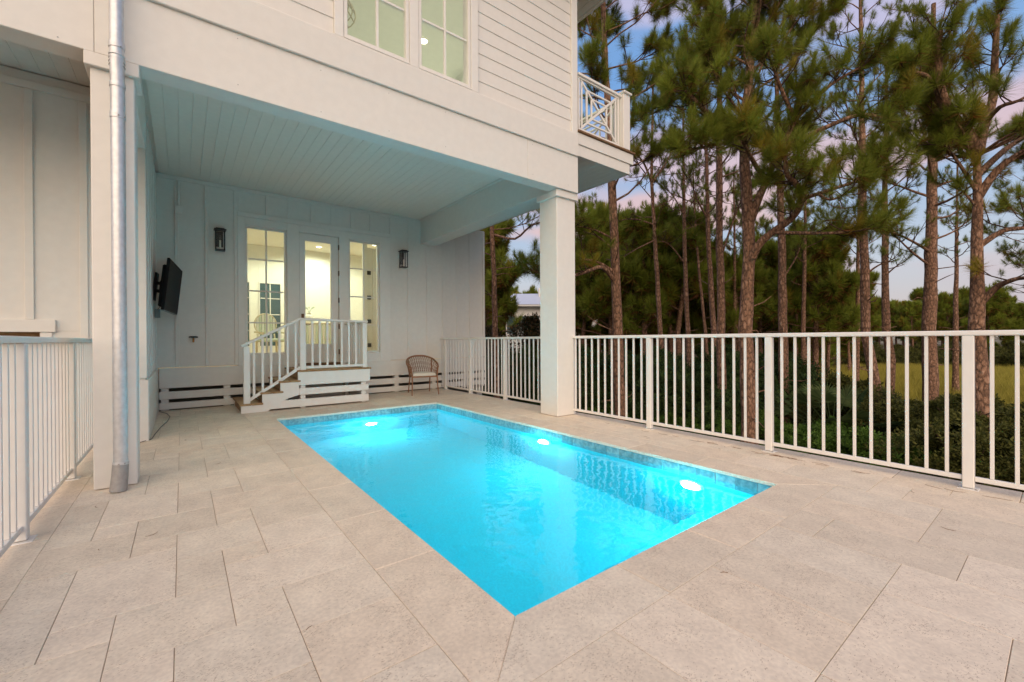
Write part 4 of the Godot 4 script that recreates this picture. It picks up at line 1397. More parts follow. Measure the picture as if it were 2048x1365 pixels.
func pine(o: Node3D, seed_: int, radius: float, trunk: Array, crown_from: float, reach: float, branches: int, dense: float, limbs: Array, tuft: Mesh, size: float, sides := 14, clump := 1) -> void:
	var r := RandomNumberGenerator.new()
	r.seed = seed_
	var base: Vector3 = trunk[0]
	var top: Vector3 = trunk[trunk.size() - 1]
	# trunk: resampled so that it wavers a little and its bark swells at the foot
	var pts := []
	var rad := []
	for k in trunk.size() - 1:
		var a: Vector3 = trunk[k]
		var b: Vector3 = trunk[k + 1]
		var n := maxi(1, int((b - a).length() / 0.45))
		for q in n:
			pts.append(a.lerp(b, float(q) / n) + Vector3(r.randf_range(-1, 1), 0, r.randf_range(-1, 1)) * radius * 0.10)
	pts.append(top)
	var tall := top.y - base.y
	for p: Vector3 in pts:
		var t := (p.y - base.y) / tall
		rad.append(radius * (lerpf(1.12, 0.30, pow(t, 1.25)) + 0.35 * exp(-t * 26.0)) * r.randf_range(0.95, 1.05))
	var g := Geo.new()
	g.tube(pts, rad, sides)
	put(o, "trunk", g.mesh(), M.pine_bark)
	var wood := Geo.new()
	var heavy := Geo.new()
	var places := []
	var tints := []
	for l in limbs:
		var lp: Array = l[1]
		var lr := []
		for k in lp.size():
			lr.append(lerpf(l[0], l[0] * 0.38, float(k) / (lp.size() - 1)))
		# smooth the limb
		var sp := []
		var sr := []
		var m := (lp.size() - 1) * 3
		for k in m + 1:
			sp.append(spline(lp, float(k) / m))
			sr.append(lerpf(l[0], l[0] * 0.38, float(k) / m))
		heavy.tube(sp, sr, 8)
		var L := 0.0
		for k in m:
			L += (sp[k + 1] - sp[k]).length()
		dress(wood, sp, sr, r, int(L * 9.0 * dense) + 2, 0.75, size, places, tints, 0.4, clump)
	for k in branches:
		var h := lerpf(crown_from, top.y - 0.3, pow((k + 0.5) / branches, 0.9))
		var a := Vector3.ZERO
		for q in pts.size() - 1:
			if pts[q].y <= h and pts[q + 1].y >= h:
				a = pts[q].lerp(pts[q + 1], (h - pts[q].y) / maxf(pts[q + 1].y - pts[q].y, 0.001))
		if a == Vector3.ZERO:
			continue
		var f := (h - crown_from) / maxf(top.y - crown_from, 0.1)
		var az := k * 2.399 + r.randf_range(-0.5, 0.5)
		var L := reach * r.randf_range(0.55, 1.1) * (1.0 - 0.55 * f) * (0.55 + 0.45 * minf(1.0, f * 3.0 + 0.3))
		var d := Vector3(cos(az), r.randf_range(0.0, 0.5) + 0.35 * f, sin(az)).normalized()
		var lp := limb_points(a, d, L, r)
		var b0 := clampf(radius * 0.24, 0.012, 0.05) * (1.0 - 0.5 * f)
		var lr := [b0, b0 * 0.85, b0 * 0.7, b0 * 0.5, b0 * 0.3]
		heavy.tube(lp, lr, 6)
		var bare := r.randf() < 0.45 * (1.0 - f)
		dress(wood, lp, lr, r, 2 if bare else int(L * 9.0 * dense) + 3, 0.6, size, places, tints, 0.3, clump)
	# dead stubs under the crown
	for k in 5:
		var q := r.randi_range(2, maxi(3, int(pts.size() * 0.45)))
		var az := r.randf() * TAU
		var d := Vector3(cos(az), r.randf_range(-0.1, 0.5), sin(az)).normalized()
		var L := r.randf_range(0.15, 0.7)
		heavy.tube([pts[q], pts[q] + d * (radius + L * 0.6), pts[q] + d * (radius + L) + Vector3(0, r.randf_range(-0.1, 0.1), 0)], [0.018, 0.013, 0.007], 5)
	if heavy.v.size():
		put(o, "limb_work", heavy.mesh(), M.pine_bark).set_meta("kind", "stuff")
	put(o, "twig_work", wood.mesh(), M.twig).set_meta("kind", "stuff")
	scatter(o, "crown", tuft, M.needles, places, tints)


func V(x: float, y: float, z: float) -> Vector3:
	return Vector3(x, y, z)

var PINES := [
	["P1",Vector3(8.14,0,-11.39),0.098,[V(0.00,-2.05,0.00),V(-0.01,-0.31,-0.01),V(-0.04,1.28,-0.04),V(-0.06,3.10,-0.06),V(-0.10,4.57,-0.10),V(-0.14,6.71,-0.14),V(-0.16,9.50,-0.16)],3.0,2.6,16,0.45,[[0.045,[V(-0.03,4.42,-0.05),V(0.37,4.24,0.52),V(0.39,4.50,1.29),V(0.45,4.51,2.09)]],
		[0.030,[V(-0.04,2.30,-0.04),V(-0.11,2.57,-0.35)]]]],
	["P2",Vector3(8.50,0,-6.70),0.128,[V(0.00,-2.05,0.00),V(-0.01,-0.48,-0.01),V(-0.05,1.15,-0.05),V(-0.07,2.30,-0.07),V(-0.10,3.48,-0.09),V(-0.13,4.66,-0.12),V(-0.24,7.55,-0.22),V(-0.27,9.06,-0.25),V(-0.28,11.00,-0.26)],4.2,2.9,34,0.80,[[0.030,[V(-0.10,3.43,-0.09),V(-0.70,3.60,-0.18),V(-1.30,3.62,-0.26)]],
		[0.030,[V(-0.11,3.18,-0.10),V(-0.40,3.58,-0.45),V(-0.81,3.71,-0.90)]],
		[0.045,[V(-0.09,2.63,-0.09),V(-0.63,2.88,-0.25),V(-1.32,2.85,-0.40)]],
		[0.060,[V(-0.08,2.39,-0.08),V(-0.57,2.71,-0.07),V(-1.20,2.53,-0.05),V(-1.86,2.36,-0.18),V(-2.58,2.50,-0.36)]]]],
	["P3",Vector3(14.21,0,-9.25),0.093,[V(0.00,-2.05,0.00),V(-0.02,-0.53,-0.01),V(-0.06,1.28,-0.06),V(-0.15,3.58,-0.14),V(-0.23,5.38,-0.20),V(-0.29,6.87,-0.26),V(-0.23,9.91,-0.22),V(-0.22,11.00,-0.22)],4.6,2.2,20,0.50,[[0.050,[V(-0.28,6.82,-0.25),V(-0.65,7.41,-0.29),V(-1.12,7.65,-0.27)]],
		[0.050,[V(-0.28,6.82,-0.25),V(0.11,7.49,0.05),V(0.33,8.04,0.22)]],
		[0.035,[V(-0.22,5.25,-0.19),V(-0.96,5.42,-0.51),V(-1.71,5.27,-0.71)]],
		[0.030,[V(-0.19,4.69,-0.17),V(-1.13,4.24,-0.39),V(-1.89,3.81,-0.47)]]]],
	["P4",Vector3(15.49,0,-8.89),0.091,[V(0.00,-2.05,0.00),V(-0.02,-0.58,-0.01),V(-0.06,1.29,-0.06),V(-0.11,3.03,-0.11),V(-0.15,4.88,-0.14),V(-0.16,7.49,-0.16),V(-0.16,9.80,-0.17),V(-0.16,11.00,-0.17)],5.0,2.2,20,0.50,[[0.030,[V(-0.12,3.84,-0.12),V(-0.86,4.55,-0.31),V(-1.41,4.66,-0.48)]],
		[0.030,[V(-0.16,5.76,-0.15),V(-0.50,6.53,-0.42),V(-0.97,6.89,-0.65)]]]],
	["P5",Vector3(17.54,0,-9.21),0.068,[V(0.00,-2.05,0.00),V(-0.03,-0.73,-0.02),V(-0.13,1.31,-0.11),V(-0.33,3.89,-0.27),V(-0.45,6.19,-0.38),V(-0.50,8.29,-0.42),V(-0.50,8.50,-0.43)],4.0,1.6,16,0.40,[]],
	["P6",Vector3(15.30,0,-7.78),0.099,[V(0.00,-2.05,0.00),V(-0.02,-0.49,-0.01),V(-0.06,1.26,-0.06),V(-0.14,2.91,-0.12),V(-0.20,4.64,-0.18),V(-0.23,6.97,-0.21),V(-0.27,8.72,-0.25),V(-0.30,11.00,-0.28)],5.0,2.3,22,0.50,[[0.040,[V(-0.19,5.29,-0.18),V(-0.70,5.95,-0.31),V(-1.21,6.73,-0.33)]]]],
	["P7",Vector3(12.45,0,-6.18),0.116,[V(0.00,-2.05,0.00),V(-0.00,-0.49,-0.00),V(-0.00,1.21,-0.01),V(-0.00,2.54,-0.02),V(-0.02,3.93,-0.04),V(-0.01,6.76,-0.04),V(0.03,9.41,-0.02),V(0.05,12.00,-0.01)],5.5,2.6,26,0.60,[[0.035,[V(-0.01,3.29,-0.03),V(0.14,4.54,0.34),V(0.06,5.15,0.65)]]]],
	["P8",Vector3(19.40,0,-9.04),0.077,[V(0.00,-2.05,0.00),V(0.00,-0.83,0.00),V(0.02,1.32,0.00),V(0.03,5.61,-0.01),V(0.02,7.58,-0.02),V(0.02,8.50,-0.02)],4.2,1.6,16,0.40,[]],
	["P9",Vector3(10.28,0,-4.45),0.148,[V(0.00,-2.05,0.00),V(-0.01,-1.26,-0.01),V(-0.06,1.16,-0.06),V(-0.02,2.20,-0.03),V(0.00,2.93,-0.02),V(-0.01,4.04,-0.03),V(-0.06,4.95,-0.07),V(-0.05,6.10,-0.07),V(0.05,7.25,-0.00),V(0.14,8.27,0.07),V(0.25,10.50,0.15)],5.0,3.0,32,1.05,[[0.100,[V(-0.01,2.62,-0.02),V(-0.05,3.07,0.20),V(-0.01,3.32,0.48),V(-0.04,3.51,0.83),V(-0.21,3.73,1.08),V(-0.57,3.99,1.18),V(-1.08,4.12,1.16),V(-1.34,4.42,1.21)]],
		[0.100,[V(-0.00,3.54,-0.02),V(0.06,4.11,0.15),V(-0.01,4.45,0.35),V(-0.20,4.99,0.70),V(-0.40,5.43,1.05),V(-0.66,5.86,1.23)]],
		[0.045,[V(-0.01,3.32,0.48),V(-0.10,3.18,1.04),V(-0.05,3.06,1.71),V(0.05,3.06,2.29)]],
		[0.060,[V(-0.01,4.45,0.35),V(-1.02,4.76,0.45),V(-1.80,4.89,0.61)]],
		[0.070,[V(-0.06,5.31,-0.07),V(-1.10,5.58,-0.12),V(-2.02,5.68,-0.07),V(-2.63,5.75,-0.03)]],
		[0.050,[V(-0.04,5.65,-0.06),V(-1.39,5.06,-0.09),V(-2.45,4.70,-0.14)]],
		[0.060,[V(-0.20,4.99,0.70),V(-0.23,5.12,1.43),V(-0.11,5.21,2.04),V(-0.05,4.96,2.46)]],
		[0.050,[V(-0.40,5.43,1.05),V(-0.19,5.95,1.59),V(0.10,6.21,2.07)]],
		[0.050,[V(-0.40,5.43,1.05),V(-1.08,5.90,1.03),V(-1.55,6.28,1.04)]],
		[0.045,[V(-0.21,3.84,1.08),V(-0.20,3.90,1.59),V(-0.11,3.98,2.04),V(0.02,4.14,2.51)]],
		[0.030,[V(-0.24,3.84,1.43),V(-0.44,3.64,1.66),V(-0.46,3.67,1.89)]]]],
	["P10",Vector3(15.57,0,-5.68),0.139,[V(0.00,-2.05,0.00),V(-0.01,-0.36,-0.01),V(-0.02,1.23,-0.03),V(-0.03,3.75,-0.04),V(-0.06,5.86,-0.07),V(-0.12,7.96,-0.13),V(-0.17,11.00,-0.17)],5.2,2.4,22,0.55,[[0.030,[V(-0.03,2.91,-0.04),V(0.08,3.52,0.29),V(0.00,3.96,0.49)]]]],
	["P11",Vector3(20.63,0,-6.83),0.089,[V(0.00,-2.05,0.00),V(0.01,-0.75,0.00),V(0.04,1.37,0.02),V(0.13,5.90,0.07),V(0.16,8.06,0.09),V(0.17,9.50,0.09)],3.6,1.8,20,0.45,[]],
	["P12",Vector3(26.22,0,-7.57),0.083,[V(0.00,-2.05,0.00),V(0.02,-0.63,0.01),V(0.09,1.44,0.06),V(0.28,4.90,0.19),V(0.31,6.29,0.21),V(0.31,6.60,0.21)],2.6,1.6,18,0.45,[]],
	["P13",Vector3(23.05,0,-5.60),0.092,[V(0.00,-2.05,0.00),V(0.01,-0.81,0.00),V(0.04,1.37,0.02),V(0.10,5.46,0.05),V(0.13,7.38,0.06),V(0.14,9.50,0.07)],3.6,1.9,18,0.40,[]],
	["P14",Vector3(15.74,0,-3.27),0.121,[V(0.00,-2.05,0.00),V(-0.11,-0.47,-0.09),V(-0.32,1.06,-0.26),V(-0.34,2.93,-0.28),V(-0.35,4.31,-0.30),V(-0.38,6.34,-0.32),V(-0.40,11.00,-0.35)],4.6,2.4,22,0.50,[[0.030,[V(-0.33,2.79,-0.27),V(-0.26,3.04,0.03),V(-0.19,3.11,0.34)]]]],
	["P15",Vector3(19.05,0,-3.75),0.119,[V(0.00,-2.05,0.00),V(0.00,-1.88,0.00),V(0.07,0.25,0.04),V(-0.05,1.28,-0.05),V(-0.07,3.31,-0.08),V(-0.06,5.77,-0.08),V(-0.02,7.73,-0.05),V(0.01,11.00,-0.04)],4.8,2.3,22,0.50,[[0.030,[V(-0.01,3.17,-0.03),V(-0.07,3.36,0.18),V(-0.09,3.51,0.41)]]]],
	["P16",Vector3(18.67,0,-2.66),0.181,[V(0.00,-2.05,0.00),V(-0.01,-0.40,-0.01),V(-0.02,1.26,-0.03),V(0.02,3.13,-0.00),V(0.05,5.15,0.02),V(0.09,6.90,0.04),V(0.14,11.50,0.06)],4.6,2.8,26,0.55,[[0.040,[V(0.02,3.24,-0.00),V(-0.71,3.64,-0.31),V(-1.53,4.11,-0.57)]],
		[0.045,[V(0.02,3.68,-0.00),V(-0.59,3.90,-0.22),V(-1.41,4.11,-0.48),V(-2.03,4.19,-0.70)]],
		[0.035,[V(0.10,4.07,0.05),V(0.42,4.28,0.43),V(0.56,4.61,0.79)]]]],
	["P17",Vector3(30.00,0,-3.40),0.110,[V(0.00,-2.05,0.00),V(0.00,-1.20,0.00),V(0.02,1.39,0.00),V(0.09,6.26,0.04),V(0.12,8.21,0.05),V(0.13,9.50,0.06)],4.4,1.7,18,0.40,[]],
	["P18",Vector3(12.89,0,-1.05),0.152,[V(0.00,-2.05,0.00),V(-0.00,-1.89,-0.00),V(-0.02,-0.61,-0.02),V(-0.07,0.64,-0.07),V(-0.12,1.16,-0.10),V(-0.10,2.37,-0.10),V(-0.09,3.67,-0.09),V(-0.09,4.66,-0.09),V(-0.10,4.84,-0.11),V(-0.11,5.10,-0.12)],4.6,2.0,10,0.75,[[0.130,[V(-0.09,4.75,-0.09),V(-0.57,5.01,-0.21),V(-1.09,5.35,-0.36),V(-1.52,5.67,-0.44),V(-1.83,6.11,-0.43),V(-2.07,6.52,-0.37)]],
		[0.110,[V(-0.07,4.80,-0.08),V(0.18,5.35,-0.02),V(0.32,5.86,0.09),V(0.21,6.62,0.13),V(0.11,7.46,0.17)]],
		[0.050,[V(0.18,5.35,-0.02),V(-0.17,5.50,0.22),V(-0.32,5.47,0.48),V(-0.27,5.64,0.77)]],
		[0.080,[V(-0.08,3.83,-0.08),V(-0.06,4.31,0.18),V(-0.13,4.53,0.50),V(-0.04,4.67,0.83)]],
		[0.070,[V(-0.08,4.29,-0.09),V(0.67,4.88,0.23),V(1.15,5.19,0.48),V(1.98,5.65,0.86)]],
		[0.060,[V(-0.09,2.82,-0.09),V(0.01,3.10,0.24),V(0.05,3.11,0.52),V(0.19,3.21,0.88)]],
		[0.065,[V(-0.11,1.58,-0.10),V(-0.12,1.96,0.15),V(-0.34,2.07,0.35),V(-0.42,2.10,0.54),V(-0.30,2.04,0.89)]],
		[0.040,[V(-0.08,3.94,-0.09),V(-0.51,4.46,-0.29),V(-1.02,4.77,-0.44)]],
		[0.030,[V(-0.09,3.63,-0.09),V(-0.37,4.04,-0.31)]],
		[0.050,[V(-1.52,5.67,-0.44),V(-2.01,5.83,-0.57),V(-2.57,5.80,-0.75)]],
		[0.050,[V(-1.09,5.35,-0.36),V(-0.90,5.76,-0.59),V(-0.86,6.28,-0.82)]]]],
]


func make_pines() -> void:
	for k in 3:
		tuft_meshes.append(needle_tuft(100 + k, 200, 0.0026, Color(0.15, 0.21, 0.024), Color(0.29, 0.31, 0.048)))
	var far_tuft := needle_tuft(200, 80, 0.0095, Color(0.15, 0.21, 0.024), Color(0.29, 0.31, 0.048))
	var label := {
		"P1": "reddish pine trunk standing beyond the short fence by the end of the batten wall",
		"P2": "stout pine just past the square column with low crooked boughs",
		"P3": "slender pine with a forked top in front of the pink cloud",
		"P4": "slender straight pine with thin side boughs, second past the stout crooked pine",
		"P5": "very thin leaning young pine between two slender straight pines",
		"P6": "slim dark pine with one long ascending bough beside a thicker straight trunk",
		"P7": "tall straight pine with mid-size trunk beside the big forked pine",
		"P8": "very thin pine sapling close behind the big forked pine",
		"P9": "big forked pine with massive curved bough and bright needle clumps",
		"P10": "mid-size pine with doubled-looking trunk under the big curved bough",
		"P11": "thin pine with many short side twigs seen under the long level bough",
		"P12": "small thin young pine in front of the pale sky gap",
		"P13": "thin straight pine hard beside a thicker leaning pine",
		"P14": "pine with trunk leaning over its flared foot near the palmetto",
		"P15": "pine with a broken stub pointing up from its trunk",
		"P16": "thick straight pine standing at the edge of the yellow marsh",
		"P17": "thin dark pine alone in front of the marsh grass",
		"P18": "massive pine with thick bark splitting into two limbs, next to the last fence post",
	}
	var s := 300
	for p in PINES:
		var o := thing("pine_tree", label[p[0]], "pine tree", p[1], 0.0, "pines beside the deck")
		s += 7
		var big: bool = p[0] in ["P9", "P18", "P2"]
		pine(o, s, p[2], p[3], p[4], p[5], p[6], p[7], p[8], tuft_meshes[s % 3], 1.15 if big else 0.78, 18 if big else 12, 2 if big else 1)
	# the wood behind: a few kinds, copied
	var kinds := []
	for k in 4:
		var o := thing("woodland_pine", "", "pine tree", Vector3(0, 0, 0), 0.0, "yellow-green pines of the wood behind the trunks")
		var r := RandomNumberGenerator.new()
		r.seed = 900 + k
		var tall := 6.6 + k * 0.5
		var tr := [V(0, 0, 0), V(r.randf_range(-0.15, 0.15), tall * 0.4, r.randf_range(-0.15, 0.15)), V(r.randf_range(-0.25, 0.25), tall * 0.75, r.randf_range(-0.2, 0.2)), V(r.randf_range(-0.3, 0.3), tall, 0)]
		pine(o, 910 + k, 0.11 + 0.01 * k, tr, tall * [0.22, 0.4, 0.5, 0.32][k], [2.3, 2.1, 2.0, 2.6][k], [36, 28, 26, 38][k], 0.8, [], far_tuft, [1.95, 1.8, 1.9, 2.0][k], 7)
		kinds.append(o)
	# tall slender pines between the near trunks and the wood
	var slim := thing("slender_pine", "tall slender pine with sparse crown between the near trunks and the wood", "pine tree", Vector3.ZERO, 0.0, "tall slender pines farther back")
	pine(slim, 977, 0.10, [V(0, 0, 0), V(0.1, 4.0, -0.05), V(-0.05, 8.0, 0.1), V(0.05, 11.5, 0.0)], 4.4, 2.2, 44, 0.5, [], tuft_meshes[1], 0.95, 9)
	var sr := RandomNumberGenerator.new()
	sr.seed = 52
	var first := true
	for a in [[49.0, 23.0], [55.5, 25.0], [61.0, 27.0], [66.5, 26.0], [71.0, 28.0], [88.5, 26.0]]:
		var o: Node3D = slim
		if not first:
			o = slim.duplicate()
			o.name = numbered("slender_pine")
			add_child(o)
		first = false
		o.position = Vector3(sin(deg_to_rad(a[0])) * a[1], -2.05, -cos(deg_to_rad(a[0])) * a[1])
		o.rotation.y = sr.randf() * TAU
		o.scale = Vector3.ONE * sr.randf_range(0.85, 1.08)
	var r := RandomNumberGenerator.new()
	r.seed = 77
	var n := 0
	var spots := []
	for k in 700:
		if spots.size() >= 150:
			break
		# bearing from the deck, swinging from the porch end past the far fence post, and distance
		var az := deg_to_rad(r.randf_range(33.0, 93.0))
		var dist := r.randf_range(21.0, 46.0)
		if az > deg_to_rad(77.0):
			dist = r.randf_range(60.0, 100.0)
		elif az > deg_to_rad(73.0):
			dist = r.randf_range(42.0, 70.0)
		var p := Vector3(sin(az) * dist, -2.05, -cos(az) * dist)
		if p.distance_to(Vector3(22.5, -2, -26.0)) < 7.5 or (az < deg_to_rad(44.0) and dist < 42.0 and az > deg_to_rad(35.2)):
			continue
		var ok := true
		for q in spots:
			if q.distance_to(p) < (1.7 if dist < 50 else 2.6):
				ok = false
		if ok:
			spots.append(p)
	for p: Vector3 in spots:
		var kind: Node3D = kinds[n % 4]
		var o: Node3D = kind
		if n >= 4:
			o = kind.duplicate()
			o.name = numbered("woodland_pine")
			add_child(o)
		o.position = p
		o.rotation.y = r.randf() * TAU
		o.scale = Vector3.ONE * r.randf_range(0.78, 1.12)
		o.set_meta("label", "rounded yellow-green pine in the wood beyond the nearer trunks")
		n += 1


func shrub(o: Node3D, seed_: int, wide: float, tall: float, clumps: int, mesh: Mesh, size: float) -> void:
	var r := RandomNumberGenerator.new()
	r.seed = seed_
	var wood := Geo.new()
	var places := []
	var tints := []
	for k in 9:
		var az := r.randf() * TAU
		var lean := r.randf_range(0.1, 0.6)
		var tip := Vector3(cos(az) * lean * wide, tall * r.randf_range(0.6, 0.95), sin(az) * lean * wide)
		wood.tube([Vector3(cos(az) * 0.05, 0, sin(az) * 0.05), tip * Vector3(0.4, 0.5, 0.4), tip], [0.022, 0.014, 0.006], 5)
	for k in clumps:
		var az := r.randf() * TAU
		var y := pow(r.randf(), 0.75)
		var rr := wide * sqrt(maxf(0.05, 1.0 - pow(absf(y * 2.0 - 0.9), 2.2))) * pow(r.randf(), 0.35) * (0.75 + 0.35 * sin(az * 3.0 + seed_ + y * 5.0))
		var p := Vector3(cos(az) * rr, y * tall, sin(az) * rr)
		places.append(along(Vector3(cos(az) * 0.7, 0.8, sin(az) * 0.7), r.randf() * TAU, size * r.randf_range(0.75, 1.25), p))
		var s := r.randf_range(0.65, 1.15)
		tints.append(Color(s, s, s))
	put(o, "stem_work", wood.mesh(), M.twig).set_meta("kind", "stuff")
	scatter(o, "foliage", mesh, M.leaves, places, tints)


func make_undergrowth() -> void:
	var glossy := leaf_clump(11, 26, 0.075, 0.018, Color(0.03, 0.058, 0.016), Color(0.09, 0.135, 0.036))
	var fresh := leaf_clump(12, 26, 0.06, 0.015, Color(0.06, 0.12, 0.018), Color(0.12, 0.20, 0.035))
	var mixed := leaf_clump(13, 26, 0.065, 0.014, Color(0.05, 0.065, 0.016), Color(0.15, 0.145, 0.035))
	var rusty := leaf_clump(14, 22, 0.11, 0.028, Color(0.02, 0.035, 0.012), Color(0.14, 0.075, 0.035))
	var kinds := []
	for q in [["evergreen_shrub", glossy, 1.25, 2.5, 620, 1.1], ["evergreen_shrub", glossy, 1.5, 2.1, 680, 1.15], ["broadleaf_shrub", mixed, 1.1, 1.6, 520, 1.1], ["broadleaf_shrub", mixed, 1.4, 1.3, 620, 1.1], ["low_shrub", fresh, 0.75, 0.85, 360, 1.0]]:
		var o := thing(q[0], "", "shrub")
		shrub(o, 40 + kinds.size(), q[2], q[3], q[4], q[1], q[5])
		kinds.append([o, false, q[0]])
	var words := {"evergreen_shrub": ["dark glossy evergreen shrub in the thicket behind the fence", "dark shrubs of the thicket"], "broadleaf_shrub": ["olive green leafy shrub at the foot of the pines", "olive shrubs below the pines"], "low_shrub": ["low bright green shrub on the ground just below the fence", "low bright shrubs below the deck"]}
	var spots := []
	var r := RandomNumberGenerator.new()
	r.seed = 31
	# thicket: bearing from the deck in degrees, distance, kind
	for k in 30:
		spots.append([34.0 + k * 1.05 + r.randf_range(-0.6, 0.6), r.randf_range(14.2, 17.5), r.randi_range(0, 1)])
	for k in 22:
		spots.append([34.0 + k * 1.7 + r.randf_range(-0.8, 0.8), r.randf_range(17.5, 21.0), r.randi_range(0, 2)])
	for k in 12:
		spots.append([64.0 + k * 1.2, r.randf_range(15.8, 18.5), 1 if k < 6 else 2])
	for k in 26:
		spots.append([70.0 + k * 0.95, r.randf_range(57.0, 61.0), k % 2 + 2])
	for k in 8:
		spots.append([79.0 + k * 1.5, r.randf_range(14.0, 16.5), 2 + k % 2])
	for k in 6:
		spots.append([82.5 + k * 1.6, r.randf_range(12.6, 13.6), 3])
	for a in [[68.8, 13.2], [70.3, 12.7], [71.8, 13.1], [67.4, 13.6], [73.4, 12.9], [74.6, 13.4], [45.0, 13.6], [48.0, 14.0], [51.0, 13.7], [54.0, 14.1], [57.5, 13.6], [61.0, 13.7], [63.5, 13.2], [77.0, 12.6], [80.0, 12.8]]:
		spots.append([a[0], a[1], 4])
	for p in spots:
		var kind: Array = kinds[p[2]]
		var o: Node3D = kind[0]
		if kind[1]:
			o = kind[0].duplicate()
			o.name = numbered(kind[2])
			add_child(o)
		kind[1] = true
		var az := deg_to_rad(p[0])
		o.position = Vector3(sin(az) * p[1], -2.05, -cos(az) * p[1])
		o.rotation.y = r.randf() * TAU
		o.scale = Vector3.ONE * r.randf_range(0.82, 1.15) * (1.5 if p[1] > 50.0 else 1.0)
		o.set_meta("label", words[kind[2]][0] if p[1] < 50.0 else "olive shrub in the row along the far side of the marsh")
		o.set_meta("group", words[kind[2]][1] if p[1] < 50.0 else "shrubs along the far side of the marsh")
	# magnolia with rusty leaf backs before the neighbour house
	for q in [[Vector3(11.2, -2.05, -13.2), 1.5, 3.9, "bushy magnolia with rusty leaves before the distant white house"], [Vector3(10.1, -2.05, -14.6), 1.3, 3.5, "rounder magnolia close behind the reddish pine trunk"]]:
		var o := thing("magnolia_tree", q[3], "tree", q[0], 0.0, "magnolias")
		shrub(o, 60 + int(q[1] * 10), q[1], q[2], 520, rusty, 1.15)
	# palmetto fans
	for q in [[Vector3(13.9, -2.05, -3.9), 1.0, "fan palmetto with drooping fronds beside the leaning pine"], [Vector3(15.2, -2.05, -4.9), 0.85, "smaller fan palmetto deeper in the thicket"]]:
		var o := thing("palmetto", q[2], "palmetto", q[0], 0.0, "palmettos")
		var rr := RandomNumberGenerator.new()
		rr.seed = int(q[1] * 100)
		for k in 16:
			var az := k * 2.4
			var el := rr.randf_range(0.15, 1.25)
			var d := Vector3(cos(az) * cos(el), sin(el), sin(az) * cos(el))
			var g := Geo.new()
			g.use_color = true
			g.tint = Color(0.06, 0.09, 0.03)
			var hub: Vector3 = d * 1.15 * q[1] + Vector3(0, 0.35, 0)
			g.tube([Vector3(0, 0.25, 0), d * 0.6 * q[1] + Vector3(0, 0.42, 0), hub], [0.016, 0.012, 0.008], 5)
			var side := d.cross(UP).normalized()
			var nn := side.cross(d).normalized()
			for b in 17:
				var a := lerpf(-1.25, 1.25, b / 16.0)
				var bd := (d * cos(a) + side * sin(a)).normalized()
				var w := bd.cross(nn).normalized() * 0.017
				g.tint = Color(0.05, 0.085, 0.028).lerp(Color(0.13, 0.17, 0.06), rr.randf())
				var L: float = 0.62 * q[1] * (1.0 - 0.18 * absf(a))
				var mid: Vector3 = hub + bd * L * 0.5
				var tip: Vector3 = hub + bd * L - Vector3(0, 0.10 + 0.06 * absf(a), 0)
				g.tri(hub, mid - w, tip, nn, nn, nn)
				g.tri(hub, mid + w, tip, nn, nn, nn)
			put(o, "frond", g.mesh(), M.leaves)


